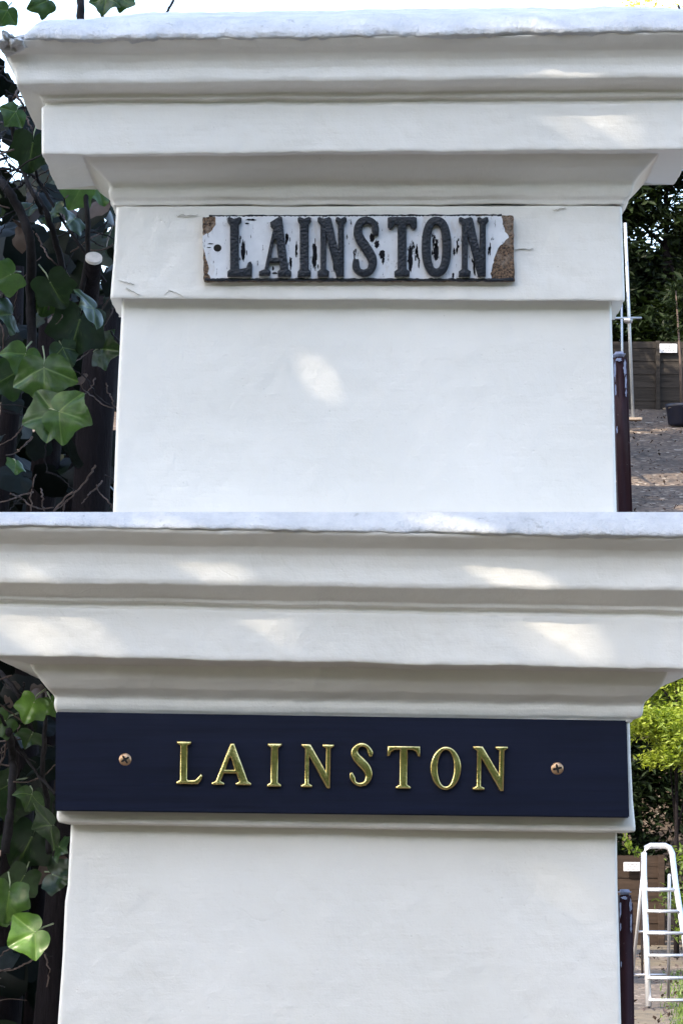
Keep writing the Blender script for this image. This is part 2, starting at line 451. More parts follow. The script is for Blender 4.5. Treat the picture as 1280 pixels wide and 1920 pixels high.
# ---- lower pier
LBK = 4.50
lower = thing('gate_pier', 'lower white painted pier carrying the navy board with brass lettering', 'gate pier', (0, 4.2, 0), 'white masonry gate piers')
loft('shaft', [(.0, 4430, 4430, 20, 1200), (.0, 1925, 1925, 108, 1164), (.0, 1800, 1800, 117, 1161), (.0, 1690, 1690, 122, 1158), (.0, 1660, 1660, 127, 1157), (.0, 1543, 1562, 133, 1156)], LBK, M_paint, lower, seed=5, amp=.0006)
loft('frieze', [(-.004, 1542, 1562, 140, 1150), (.004, 1544, 1564, 130, 1170), (.021, 1540, 1561, 110, 1190), (.022, 1532, 1553, 106, 1191), (.020, 1500, 1500, 108, 1186), (.020, 1420, 1420, 110, 1182), (.019, 1336, 1354, 112, 1180), (-.004, 1334, 1352, 130, 1166)], LBK, M_paint, lower, seed=6, amp=.0010)
def dn(a, s=18): return (a - s * .35, a + s * .65)
def lowrow(p, y, xL, xR, s=18): a, b = dn(y, s); return (p, a, b, xL, xR)
loft('cornice', [lowrow(.002, 1346, 116, 1168), lowrow(.022, 1345, 108, 1184), lowrow(.0225, 1340, 106, 1186), lowrow(.026, 1334, 103, 1202), lowrow(.0275, 1324, 101, 1205), lowrow(.0268, 1313, 103, 1206),
                 lowrow(.030, 1307, 100, 1208), lowrow(.040, 1294, 88, 1222), lowrow(.048, 1278, 74, 1238), lowrow(.053, 1262, 62, 1248), lowrow(.0545, 1252, 58, 1251), lowrow(.055, 1249, 57, 1252),
                 (.087, 1229, 1256, -22, 1316), (.088, 1222, 1249, -25, 1318), (.088, 1180, 1205, -26, 1319), (.088, 1137, 1160, -26, 1320), (.0825, 1134, 1156, -18, 1312), (.084, 1128, 1149, -20, 1314), (.091, 1125, 1146, -28, 1322), (.0915, 1117, 1137, -29, 1324),
                 (.098, 1111, 1130, -38, 1336), (.108, 1101, 1119, -52, 1348), (.117, 1092, 1108, -66, 1360), (.1185, 1082, 1101, -68, 1364), (.1175, 1056, 1073, -70, 1366),
                 (.119, 1036, 1048, -76, 1370), (.124, 1021, 1033, -84, 1378), (.134, 1007, 1022, -92, 1390), (.142, 994, 1013, -98, 1400), (.144, 985, 1007, -98, 1402), (.10, 983, 1005, -40, 1340)],
     LBK, M_paint, lower, seed=7, amp=.0009, wob=2.6)
loft('coping', [(.09, 995, 1017, -40, 1340), (.137, 993, 1014, -92, 1394), (.1475, 984, 1006, -100, 1404), (.1465, 978, 996, -98, 1402), (.138, 969, 980, -84, 1388), (.120, 960, 960, -70, 1370), (.05, 963, 963, -20, 1320), (-.05, 962, 962, 60, 1260)],
     LBK, M_coping, lower, seed=8, amp=.0022, wob=2.0, rough=lambda r: .05 if r[1] < 966 else 1.0, edge=.010, calm=lambda r: r[1] < 964)

# hairline cracks and pock marks modelled on the upper frieze and shafts
def strip(pts, wd, pz, name, mat, parent):
    vs = []; fs = []
    ws = [P(x, y, D0 - pz) for x, y in pts]
    for i, q in enumerate(ws):
        t = (ws[min(i + 1, len(ws) - 1)] - ws[max(0, i - 1)]).normalized(); nrm = Vector((-t.z, 0, t.x))
        k = wd * (1 if 0 < i < len(ws) - 1 else .2) * random.uniform(.5, 1.3)
        for s_, dy in ((-1, .0015), (0, -.0002), (1, .0015)): vs.append(q + nrm * k * s_ + Vector((0, dy, 0)))
    for i in range(len(ws) - 1):
        a = i * 3; fs += [(a, a + 1, a + 4, a + 3), (a + 1, a + 2, a + 5, a + 4)]
    return obj(name, vs, fs, mat, parent)
M_crack = mat_simple('crack_dirt', (.50, .48, .43), .9)
def wander(x0, y0, x1, y1, n=9, a=3):
    return [(x0 + (x1 - x0) * i / n + random.uniform(-a, a) * .6, y0 + (y1 - y0) * i / n + random.uniform(-a, a)) for i in range(n + 1)]
for c in [(222, 526, 252, 532), (236, 540, 262, 552), (308, 553, 318, 543), (318, 543, 344, 556), (965, 468, 1000, 467), (330, 404, 372, 402), (1036, 394, 1060, 389)]:
    strip(wander(*c, n=9, a=1.8), .00030, .0218, 'crack', M_crack, upper)

# ------------------------------------------------------------------ lettering
def catmull(pts, n=8):
    out = []
    for i in range(len(pts) - 1):
        p0, p1, p2, p3 = pts[max(i - 1, 0)], pts[i], pts[i + 1], pts[min(i + 2, len(pts) - 1)]
        for k in range(n):
            t = k / n
            out.append(tuple(.5 * ((2 * b) + (-a + c) * t + (2 * a - 5 * b + 4 * c - d) * t * t + (-a + 3 * b - 3 * c + d) * t ** 3) for a, b, c, d in zip(p0, p1, p2, p3)))
    out.append(tuple(pts[-1])); return out
def stroke(pts):   # (x, y, w)
    q = catmull(pts); L = []; Rr = []
    for i, (x, y, wd) in enumerate(q):
        a = q[max(i - 1, 0)]; b = q[min(i + 1, len(q) - 1)]
        t = Vector((b[0] - a[0], b[1] - a[1])).normalized(); n = Vector((-t.y, t.x))
        L.append((x + n.x * wd / 2, y + n.y * wd / 2)); Rr.append((x - n.x * wd / 2, y - n.y * wd / 2))
    return L + Rr[::-1]
def ell(cx, cy, rx, ry, n=48, e=1.0, cw=False):
    o = []
    for k in range(n):
        a = 2 * math.pi * k / n; c, s_ = math.cos(a), math.sin(a)
        o.append((cx + rx * math.copysign(abs(c) ** e, c), cy + ry * math.copysign(abs(s_) ** e, s_)))
    return o[::-1] if cw else o
NEW = {
 'L': [[(0, 0), (.50, 0), (.56, .08), (.60, .20), (.56, .25), (.50, .17), (.42, .10), (.27, .09), (.245, .13), (.245, .90), (.33, .95), (.33, 1), (0, 1), (0, .95), (.085, .90), (.085, .10), (0, .05)]],
 'A': [[(0, 0), (.28, 0), (.28, .05), (.20, .09), (.27, .28), (.54, .28), (.61, .09), (.53, .05), (.53, 0), (.87, 0), (.87, .05), (.80, .10), (.49, 1), (.40, 1), (.09, .10), (0, .05)],
       [(.30, .365), (.505, .365), (.42, .66), (.39, .66)][::-1]],
 'I': [[(0, 0), (.31, 0), (.31, .05), (.235, .10), (.235, .90), (.31, .95), (.31, 1), (0, 1), (0, .95), (.075, .90), (.075, .10), (0, .05)]],
 'N': [[(0, 0), (.27, 0), (.27, .05), (.185, .09), (.185, .74), (.62, -.02), (.70, -.02), (.70, .90), (.78, .95), (.78, 1), (.50, 1), (.50, .95), (.595, .90), (.595, .36), (.22, 1), (0, 1), (0, .95), (.09, .89), (.09, .09), (0, .05)]],
 'T': [[(.19, 0), (.51, 0), (.51, .05), (.43, .10), (.43, .915), (.55, .905), (.62, .86), (.65, .76), (.70, .76), (.70, 1), (0, 1), (0, .76), (.05, .76), (.08, .86), (.15, .905), (.27, .915), (.27, .10), (.19, .05)]],
 'O': [ell(.34, .5, .34, .51), ell(.34, .5, .185, .425, cw=True)],
 'S': [stroke([(.465, .68, .06), (.445, .79, .12), (.39, .90, .08), (.28, .955, .09), (.16, .92, .11), (.09, .80, .15), (.14, .66, .19), (.27, .53, .21), (.38, .39, .19), (.42, .24, .15), (.36, .10, .11), (.23, .045, .09), (.11, .09, .08), (.05, .20, .12), (.02, .32, .06)])],
}
OLD = {
 'L': [[(0, 0), (.41, 0), (.415, .20), (.39, .25), (.345, .23), (.32, .14), (.20, .12), (.19, .15), (.19, .87), (.235, .92), (.235, .985), (.20, 1), (.11, .97), (.03, 1), (0, .985), (0, .92), (.045, .87), (.045, .12), (0, .08)]],
 'A': [[(0, .02), (.19, .02), (.20, .08), (.155, .12), (.185, .235), (.345, .235), (.365, .12), (.32, .08), (.33, 0), (.55, 0), (.555, .08), (.505, .12), (.395, 1.0), (.34, 1.0), (.19, .91), (.20, .84), (.245, .80), (.095, .12), (0, .08)],
       [(.205, .31), (.33, .31), (.292, .62), (.258, .62)][::-1]],
 'I': [[(0, 0), (.22, 0), (.225, .08), (.185, .12), (.185, .88), (.225, .93), (.225, .985), (.19, 1), (.11, .97), (.03, 1), (0, .985), (0, .93), (.035, .88), (.035, .12), (0, .08)]],
 'N': [[(0, 0), (.19, 0), (.20, .08), (.145, .12), (.145, .70), (.325, 0), (.455, 0), (.455, .87), (.50, .93), (.495, .99), (.46, 1), (.40, .97), (.35, 1), (.315, .99), (.315, .93), (.355, .88), (.355, .42), (.235, .97), (.20, 1), (.10, .97), (.03, 1), (0, .985), (0, .93), (.05, .87), (.05, .12), (0, .08)]],
 'T': [[(.12, 0), (.37, 0), (.375, .08), (.32, .12), (.32, .87), (.375, .88), (.41, .81), (.46, .795), (.495, .83), (.495, .985), (.46, 1), (.04, 1), (0, .985), (0, .83), (.035, .795), (.085, .81), (.12, .88), (.17, .87), (.17, .12), (.115, .08)]],
 'O': [ell(.245, .5, .25, .505, e=.85), ell(.245, .5, .10, .37, e=.85, cw=True)],
 'S': [stroke([(.41, .69, .10), (.41, .78, .13), (.395, .86, .12), (.34, .925, .11), (.24, .945, .12), (.13, .90, .14), (.085, .76, .155), (.13, .62, .17), (.235, .48, .175), (.33, .34, .17), (.36, .22, .155), (.315, .105, .13), (.215, .055, .12), (.11, .08, .11), (.055, .15, .13), (.05, .23, .12), (.05, .29, .09)])],
}
def letter(ch, table, px0, pybase, hpx, wpx, tilt, Yback, thick, bevel, mat, parent):
    polys = table[ch]
    wmax = max(p[0] for p in polys[0]); k = hpx / S * (Yback / D0)
    kx = (wpx / S * (Yback / D0)) / wmax
    cu = bpy.data.curves.new('letter', 'CURVE'); cu.dimensions = '2D'; cu.fill_mode = 'BOTH'
    for poly in polys:
        sp = cu.splines.new('POLY'); sp.points.add(len(poly) - 1)
        for i, (x, y) in enumerate(poly): sp.points[i].co = (x * kx, y * k, 0, 1)
        sp.use_cyclic_u = True
    cu.extrude = thick / 2 - bevel; cu.bevel_depth = bevel; cu.bevel_resolution = 2; cu.offset = -bevel * .9
    tmp = bpy.data.objects.new('tmp', cu); COL.objects.link(tmp)
    dg = bpy.context.evaluated_depsgraph_get(); dg.update()
    me = bpy.data.meshes.new_from_object(tmp.evaluated_get(dg))
    bpy.data.objects.remove(tmp)
    M = Matrix.Translation(P(px0, pybase, Yback)) @ Matrix.Rotation(R(tilt), 4, 'Y') @ Matrix.Rotation(R(90), 4, 'X') @ Matrix.Translation((0, 0, thick / 2))
    me.transform(M); me.materials.clear(); me.materials.append(mat); me.name = 'letter_' + ch.lower()
    me.polygons.foreach_set('use_smooth', [True] * len(me.polygons))
    o = link(bpy.data.objects.new('letter', me)); o.parent = parent; o.matrix_parent_inverse = Matrix.Translation(parent.location).inverted()
    bm = bmesh.new(); bm.from_mesh(me); bmesh.ops.remove_doubles(bm, verts=bm.verts, dist=1e-6)
    bmesh.ops.recalc_face_normals(bm, faces=bm.faces)
    for e in bm.edges:
        if len(e.link_faces) == 2 and e.calc_face_angle(0) > R(40): e.smooth = False
    bm.to_mesh(me); bm.free()
    o['label'] = 'letter ' + ch
    return o

# ---- old name plate
oldp = thing('name_plate', 'old chipped white enamel plate with raised black cast letters on the upper pier', 'name plate', P(670, 527, 3.99))
YP = D0 - .0205
def plate_poly(name, pts, Yb, Yf, mat, parent, holes=None, amp=0):
    """closed slab from a pixel outline between two depths"""
    bm = bmesh.new()
    vs = [bm.verts.new(P(x, y, Yf)) for x, y in pts]; es = [bm.edges.new((vs[i], vs[(i + 1) % len(vs)])) for i in range(len(vs))]
    for h in (holes or []):
        hv = [bm.verts.new(P(x, y, Yf)) for x, y in h]; es += [bm.edges.new((hv[i], hv[(i + 1) % len(hv)])) for i in range(len(hv))]
    r = bmesh.ops.triangle_fill(bm, use_beauty=True, use_dissolve=False, edges=es)
    faces = [f for f in bm.faces]
    ex = bmesh.ops.extrude_face_region(bm, geom=faces)
    for v in [g for g in ex['geom'] if isinstance(g, bmesh.types.BMVert)]: v.co.y += (Yb - Yf)
    bmesh.ops.recalc_face_normals(bm, faces=bm.faces); bm.verts.index_update()
    o = obj(name, [v.co.copy() for v in bm.verts], [tuple(v.index for v in f.verts) for f in bm.faces], mat, parent, smooth=False); bm.free(); return o
def rag(pts, step=4, a=1.2):
    out = []
    for i in range(len(pts)):
        (x0, y0), (x1, y1) = pts[i], pts[(i + 1) % len(pts)]
        n = max(1, int(math.hypot(x1 - x0, y1 - y0) / step))
        for k in range(n): out.append((x0 + (x1 - x0) * k / n + random.uniform(-a, a), y0 + (y1 - y0) * k / n + random.uniform(-a, a)))
    return out
plate_poly('iron_backing', rag([(380, 407), (962, 404), (964, 526), (382, 527)], 6, .8), YP + .003, YP - .0085, M_rust, oldp)
hole = ell(408, 465, 7.5, 7, 20)
plate_poly('enamel_face', rag([(404, 406), (940, 405), (942, 420), (946, 434), (953, 444), (947, 452), (936, 462), (928, 478), (923, 498), (919, 512), (922, 522), (396, 522), (390, 512), (392, 500), (386, 484), (384, 470), (380, 462), (380, 442), (396, 434), (404, 422)], 3, .9),
           YP - .005, YP - .0098, M_enamel, oldp, holes=[hole])
plate_poly('fixing_hole', hole, YP - .0025, YP - .0092, M_slot, oldp)
rim = MB()
def rimline(y0, y1, xa, xb, r, n=70):
    pts = [P(xa + (xb - xa) * i / n, y0 + (y1 - y0) * i / n + random.uniform(-.7, .7), YP - .0085) for i in range(n + 1)]
    return pts, [r * random.uniform(.75, 1.2) for _ in pts]
pts, rr = rimline(405, 403.5, 392, 940, .0011); rim.tube(pts, rr, 8)
o_ = rim.build('top_rim', M_cast, oldp)
rim = MB(); pts, rr = rimline(524, 524.5, 384, 962, .0019); rim.tube(pts, rr, 8); rim.build('bottom_rim', M_cast, oldp)
for ch, x0, wd in (('L', 427, 46), ('A', 486, 60), ('I', 558.5, 24.5), ('N', 595.5, 54), ('S', 662, 48), ('T', 726.5, 54), ('O', 790.5, 54.5), ('N', 859.5, 55)):
    letter(ch, OLD, x0, 519.5, 111, wd, .0, YP - .0094, .0075, .0014, M_cast, oldp)
# flaked black streaks where the enamel has gone
M_flake = mat_simple('bare_black_iron', (.011, .011, .014), .85, 0, 300, .5, .8, .001, spec=.15)
def flake(x, y, wx, hy, seed, n=26):
    pts = []
    for k in range(n):
        a = 2 * math.pi * k / n
        r = 1 + .35 * noise.noise(Vector((math.cos(a) * 2.2, math.sin(a) * 2.2, seed))) + random.uniform(-.14, .14)
        pts.append((x + wx * r * math.copysign(abs(math.cos(a)) ** 1.2, math.cos(a)), y + hy * r * math.copysign(abs(math.sin(a)) ** .9, math.sin(a))))
    return plate_poly('paint_loss', pts, YP - .008, YP - .0102, M_flake, oldp)
FL = [(456, 470, 6.5, 24), (590, 478, 7.5, 30), (537, 447, 3.5, 14), (555, 470, 2, 16), (545, 492, 3.5, 9), (626, 496, 3, 17), (769, 484, 7, 32), (817, 472, 7.5, 21), (813, 450, 2, 14), (697, 446, 4.5, 8),
      (706, 458, 4.5, 7), (716, 476, 6, 8), (718, 488, 2.5, 7), (781, 470, 3, 13), (785, 490, 2, 9), (857, 462, 2.5, 13), (851, 472, 2, 7), (918, 470, 2, 12), (664, 480, 2.2, 10), (471, 412, 9, 2), (463, 419, 4, 1.5),
      (395, 457, 5, 1.1), (392, 464, 4, 1), (515, 512, 5, 2), (512, 503, 2, 4), (746, 518, 4, 1.6), (849, 516, 2, 5), (888, 500, 3.5, 14), (611, 412, 1.5, 3)]
for i, (fx, fy, fw, fh) in enumerate(FL):
    if fh < 9: flake(fx, fy, fw, fh, i * 1.7); continue
    flake(fx, fy, fw * .62, fh * .8, i * 1.7, 34)
    for k in range(7):
        flake(fx + random.gauss(0, fw * .75), fy + random.uniform(-fh, fh) * 1.05, random.uniform(.6, 1.5), random.uniform(2.0, 6.5), i + k * .37, 10)

# ---- new board
newb = thing('name_board', 'long navy painted wooden board with brass letters and two brass screws on the lower pier', 'name board', P(640, 1530, 3.98))
YB = D0 - .042
def board():
    vs = []; fs = []
    c = [(105, 1334.5), (1174, 1351), (1179, 1533.5), (104, 1520.5)]
    bm = bmesh.new()
    f = [bm.verts.new(P(x, y, YB)) for x, y in c]; b = [bm.verts.new(v.co + Vector((0, .020, 0))) for v in f]
    bm.faces.new(f); bm.faces.new(b[::-1])
    for i in range(4): bm.faces.new((f[i], b[i], b[(i + 1) % 4], f[(i + 1) % 4]))
    bmesh.ops.recalc_face_normals(bm, faces=bm.faces)
    bmesh.ops.bevel(bm, geom=bm.edges[:], offset=.0012, segments=2, affect='EDGES'); bm.verts.index_update()
    o = obj('board', [v.co.copy() for v in bm.verts], [tuple(v.index for v in q.verts) for q in bm.faces], M_board, newb, smooth=False); bm.free()
board()
for ch, x0, yb, h_, wd in (('L', 331, 1470, 80, 49), ('A', 397, 1471.5, 78, 74), ('I', 501, 1475, 81, 26), ('N', 564, 1476, 81, 61), ('S', 656, 1474.5, 82, 42), ('T', 725, 1478.5, 80, 61), ('O', 806, 1480, 80, 57), ('N', 885, 1481, 82, 65)):
    letter(ch, NEW, x0, yb, h_, wd, .8, YB - .0004, .0052, .0017, M_brass, newb)
def screw(px, py, ang):
    c = P(px, py, YB); rings = [(.0, -.0016), (.35, -.0015), (.7, -.0010), (.93, -.0001), (1, .001)]; n = 32; rad = .0073
    vs = [c + Vector((0, rings[0][1], 0))]; fs = []
    for (r, d) in rings[1:]:
        for k in range(n): a = 2 * math.pi * k / n; vs.append(c + Vector((math.cos(a) * r * rad, d, math.sin(a) * r * rad)))
    for k in range(n): fs.append((0, 1 + k, 1 + (k + 1) % n))
    for j in range(len(rings) - 2):
        for k in range(n): a = 1 + j * n; fs.append((a + k, a + n + k, a + n + (k + 1) % n, a + (k + 1) % n))
    s_ = obj('screw', vs, fs, M_screw, newb)
    out = []
    for k in range(4):
        a = R(ang + 90 * k); w2 = R(12)
        for (aa, rr) in ((a - w2, .62), (a, .70), (a + w2, .62), (a + R(45), .24)): out.append((c.x + math.cos(aa) * rr * rad, c.z + math.sin(aa) * rr * rad))
    bm = bmesh.new(); f = bm.faces.new([bm.verts.new((x, c.y - .0019, z)) for x, z in out])
    ex = bmesh.ops.extrude_face_region(bm, geom=[f])
    for v in [g for g in ex['geom'] if isinstance(g, bmesh.types.BMVert)]: v.co.y += .0012
    bmesh.ops.recalc_face_normals(bm, faces=bm.faces); bmesh.ops.triangulate(bm, faces=bm.faces); bm.verts.index_update()
    sl_ = obj('cross_slot', [v.co.copy() for v in bm.verts], [tuple(v.index for v in q.verts) for q in bm.faces], M_slot, None, smooth=False); bm.free()
    sl_.parent = s_; sl_.matrix_parent_inverse = s_.matrix_world.inverted() if False else Matrix.Identity(4)
    sl_.matrix_parent_inverse = (Matrix.Translation(newb.location) @ s_.matrix_parent_inverse).inverted()
screw(235, 1424, 32); screw(1044, 1441, 12)

# ------------------------------------------------------------------ gate posts
def post(label, xt, yt, xb, yb, wpx, Y, zb):
    a = P(xt, yt, Y); b = P(xb, yb, Y)
    if zb is not None:
        k = (zb - b.z) / (a.z - b.z); b = b + (a - b) * k
    wd = wpx / F * Y; L = (a - b).length
    d = (a - b).normalized(); M = Vector((0, 0, 1)).rotation_difference(d).to_matrix()
    t = thing('gate_post', label, 'gate post', b, 'maroon gate posts')
    m = MB(); m.bbox((a + b) / 2, (wd, .03, L), .003, M); m.build('bar', M_post, t)
    m = MB(); m.bbox((a + b) / 2 + Vector((wd * .5 + .001, .006, 0)), (.003, .026, L * .985), .001, M); m.build('edge_strip', M_post, t)
    # flaking white primer round the top
    m = MB(); m.bbox(a + Vector((0, 0, .001)), (wd * 1.03, .0315, .006), .0025, M); m.build('top_cap', M_chip, t)
    def chip(cx, cz, wx, hz, i):
        n = 16; vs = []; c = a + M @ Vector((cx * wd, -.0162, -cz))
        for k in range(n):
            an = 2 * math.pi * k / n; r = 1 + random.uniform(-.35, .35)
            vs.append(c + Vector((math.cos(an) * wx * r, 0, math.sin(an) * hz * r)))
        b2 = [v + Vector((0, .0015, 0)) for v in vs]
        obj('paint_chip', vs + b2, [tuple(range(n))[::-1], tuple(range(n, 2 * n))] + [(k, (k + 1) % n, n + (k + 1) % n, n + k) for k in range(n)], M_chip, t, smooth=False)
    for i, q in enumerate([(.40, .016, .0018, .008), (.44, .034, .0011, .008), (.43, .046, .0010, .004), (-.44, .02, .0010, .010), (-.45, .042, .0007, .006), (-.1, .006, .004, .002), (-.45, .09, .0007, .004)]): chip(*q, i)
post('maroon gate post with flaking white top beside the upper pier', 1159, 668, 1169, 960, 22, 4.36, ZC + (HZ - 965) / F * 4.2)
post('maroon gate post with flaking white top beside the lower pier', 1170, 1674, 1173, 1920, 22, 4.62, 0)

# ------------------------------------------------------------------ ivy
LOBES = [(0, .98), (8, .93), (18, .82), (28, .74), (40, .76), (50, .84), (57, .88), (64, .80), (76, .66), (90, .60), (104, .63), (118, .66), (132, .56), (150, .42), (168, .24), (180, .06)]
LOBES3 = [(0, .96), (8, .92), (20, .83), (34, .76), (48, .79), (60, .89), (66, .92), (74, .84), (88, .70), (108, .62), (130, .54), (150, .42), (168, .24), (180, .06)]
def rad_at(th, tab):
    th = abs(th)
    for (a, ra), (b, rb) in zip(tab, tab[1:]):
        if a <= th <= b: t = (th - a) / (b - a); return ra + (rb - ra) * t
    return tab[-1][1]
def leaf_geo(nA, rings, tab, asym=0., cup=.15, curl=.1, seed=0):
    vs = []; fs = []; vein = []
    vd = [a for (a, r) in tab if (a in (0, 56, 120, 66))]; dirs = sorted(set(vd + [-a for a in vd]))
    vs.append(Vector((0, 0, 0))); vein.append(.8)
    for ri in rings:
        for k in range(nA):
            th = -180 + 360 * (k + .5) / nA
            r = rad_at(th * (1 + asym * math.sin(R(th))), tab) * (1 + .04 * noise.noise(Vector((th * .05, seed, 0)))) * ri
            x = math.sin(R(th)) * r; y = -math.cos(R(th)) * r
            dmin = min(abs(math.sin(R(th - d))) * r if abs(th - d) < 80 else 9 for d in dirs)
            puff = .10 * r * (1 - math.exp(-(dmin / .10) ** 2))
            z = puff - cup * r * r + curl * noise.noise(Vector((x * 1.7 + seed, y * 1.7, seed * 2.3))) * r
            vs.append(Vector((x, y, z)))
            side = 0
            # secondary veins branching off the main ribs
            s2 = abs(math.sin((r * 13 - dmin * 9))) if dmin > .03 else 1
            side = .45 * math.exp(-(s2 / .16) ** 2) * max(0, 1 - dmin / .35)
            vein.append(min(1, math.exp(-(dmin / (.015 * (1.25 - .7 * ri))) ** 2) + side))
    for k in range(nA): fs.append((0, 1 + k, 1 + (k + 1) % nA))
    for j in range(len(rings) - 1):
        a = 1 + j * nA
        for k in range(nA): fs.append((a + k, a + nA + k, a + nA + (k + 1) % nA, a + (k + 1) % nA))
    return vs, fs, vein
# local leaf: tip towards -y, upper side +z.  Camera sees it when +z -> -Y world
BASE = Matrix.Rotation(R(90), 3, 'X')      # x->x, y->z, z->-y
def orient(rot, tx, tz):
    return Matrix.Rotation(R(rot), 3, 'Y') @ Matrix.Rotation(R(tz), 3, 'Z') @ Matrix.Rotation(R(tx), 3, 'X') @ BASE
ivy = thing('ivy_bush', 'tangled dark ivy with bare stems and glossy lobed leaves left of both piers', 'ivy', P(60, 4300 if False else 1925, 4.6))
ivy.location.z = 0
def hero(px, py, Y, size, rot, tx=0, tz=0, hue=.5, tab=LOBES, asym=0, cup=.15, curl=.2, mat=None, label=None):
    global _h
    vs, fs, ve = leaf_geo(144, [.08, .18, .3, .42, .54, .66, .78, .88, .95, 1.0], tab, asym, cup, curl, seed=px * .13 + py * .07)
    M = orient(rot, tx, tz); c = P(px, py, Y); k = size / F * Y
    o = obj('leaf', [c + M @ (v * k) for v in vs], fs, mat or M_ivy, ivy, attrs={'vein': ve, 'hue': [hue] * len(vs)})
    # petiole
    m = MB(); a = c + M @ Vector((0, 0, .0)); q = M @ Vector((0, .7 * k, -.25 * k))
    m.tube([a, a + q * .4 + Vector((0, .002, .002)), a + q + Vector((random.uniform(-.006, .006), .012, 0))], [.0008, .0009, .0011], 6); pt = m.build('petiole', M_petiole, ivy)
    pt.parent = o; pt.matrix_parent_inverse = (Matrix.Translation(ivy.location) @ o.matrix_parent_inverse).inverted()
    if label: o['label'] = label
    return o
M_petiole = mat_simple('petiole', (.16, .20, .11), .6)
# upper picture: rotation is about the view axis, positive turns the tip to the left
HL = [(48, 664, 4.18, 62, 22, -25, 15, .75, LOBES3), (83, 690, 4.15, 84, -4, -12, -6, .62, LOBES3), (28, 700, 4.22, 70, 62, -10, 20, .40, LOBES), (104, 776, 4.13, 78, 78, 0, -25, .55, LOBES3), (112, 772, 4.12, 76, -68, -14, 14, .72, LOBES3),
      (30, 868, 4.20, 34, 20, -50, 30, .7, LOBES), (62, 268, 4.22, 70, 8, 18, 10, .22, LOBES), (150, 356, 4.2, 52, 30, -10, 10, .95, LOBES), (182, 354, 4.24, 44, -20, -10, 30, .85, LOBES3),
      (20, 515, 4.22, 60, 60, -30, 0, .80, LOBES), (175, 578, 4.16, 62, 60, -66, -12, .35, LOBES3), (150, 600, 4.24, 90, 12, 10, 20, .18, LOBES), (95, 530, 4.22, 66, -30, 14, 0, .22, LOBES), (118, 652, 4.24, 50, -25, 0, 30, .35, LOBES3),
      (190, 655, 4.26, 62, -80, -45, 0, .25, LOBES), (140, 410, 4.22, 50, 50, -62, 10, .4, LOBES), (90, 560, 4.26, 44, 20, 10, 0, .55, LOBES3), (30, 210, 4.2, 40, 40, -20, 20, .6, LOBES3), (20, 590, 4.23, 64, 70, -68, 0, .35, LOBES),
      (88, 2, 4.30, 46, 70, -30, 20, .55, LOBES), (200, -4, 4.30, 42, 10, -20, -10, .5, LOBES3), (228, -2, 4.31, 38, -50, -10, 20, .6, LOBES), (14, 20, 4.3, 40, 30, -10, 20, .7, LOBES3), (96, 400, 4.25, 44, -60, -55, 0, .4, LOBES), (60, 386, 4.3, 40, 10, -60, 0, .3, LOBES),
      # lower picture
      (66, 1748, 4.13, 68, 62, -4, -14, 1.0, LOBES3), (18, 1672, 4.14, 66, 8, -14, 10, .70, LOBES), (-4, 1690, 4.2, 60, -20, -10, 10, .75, LOBES), (96, 1548, 4.18, 66, 66, -64, -10, .32, LOBES3), (60, 1570, 4.24, 88, 26, 8, 12, .18, LOBES), (64, 1318, 4.16, 50, 26, -8, 8, .95, LOBES), (98, 1316, 4.2, 40, -24, -8, 20, .85, LOBES3),
      (10, 1352, 4.2, 48, 50, -12, 0, .6, LOBES), (60, 1378, 4.24, 46, 20, -60, 0, .45, LOBES), (112, 1588, 4.2, 44, -60, -70, 0, .4, LOBES), (46, 1642, 4.24, 64, 30, 4, 30, .42, LOBES), (100, 1640, 4.26, 60, -70, -50, 0, .25, LOBES), (20, 1500, 4.22, 60, 0, 10, 0, .25, LOBES), (60, 1490, 4.2, 44, 30, -40, 20, .5, LOBES3), (20, 1470, 4.26, 54, 60, -30, 0, .35, LOBES)]
for h_ in HL:
    h_ = list(h_); h_[3] *= .88; h_[7] = h_[7] if h_[7] > .9 else h_[7] ** 1.5
    hero(*h_, cup=random.uniform(.05, .3), curl=random.uniform(.15, .5))

def leafcloud(m, n, region, sizes, hues, tab=LOBES3, nA=20, tilt=60, facing=True):
    vs0, fs0, ve0 = leaf_geo(nA, [.5, 1.0], tab, 0, .2, .3, 3)
    for _ in range(n):
        c = region()
        if c is None: continue
        k = random.uniform(*sizes)
        M = orient(random.uniform(-180, 180) if not facing else random.gauss(0, 55), random.gauss(-15, tilt * .6), random.gauss(0, tilt * .7)) if facing else (Matrix.Rotation(random.uniform(0, 6.28), 3, 'Z') @ Matrix.Rotation(random.uniform(0, 3.14), 3, 'X') @ Matrix.Rotation(random.uniform(0, 6.28), 3, 'Y'))
        m.add([c + M @ (v * k) for v in vs0], fs0, vein=list(ve0), hue=[hues()] * len(vs0))
# general foliage with shade put into its colour behind the hero leaves; the hedge is thick and runs away to the left
def reg_front():
    px = random.uniform(-500, 235); py = random.uniform(130, 2000); Y = random.uniform(4.28, 4.7)
    if px > 60 and 620 < py < 1200 and random.random() < .75: return None
    if px > 40 and py > 1620 and random.random() < .75: return None
    if py < 330 and px > 60: return None
    if noise.noise(Vector((px * .012, py * .012, 5))) < -.05 and random.random() < .85: return None
    return P(px, py, Y)
m = MB(); leafcloud(m, 520, reg_front, (.016, .036), lambda: random.random() ** 2 * .7); m.build('foliage', M_ivyshade, ivy)
def reg_back():
    X = random.uniform(-2.6, -.30); Z = random.uniform(.0, 3.2); Y = random.uniform(4.8, 6.4)
    px = 640 + X * F / Y; py = HZ - (Z - ZC) * F / Y
    if py < 100 + 30 * noise.noise(Vector((px * .01, 0, 0))): return None
    if py < 440 and random.random() < .60 - .4 * max(0, (py - 300) / 140): return None
    if px > 640: return None
    return Vector((X, Y, Z))
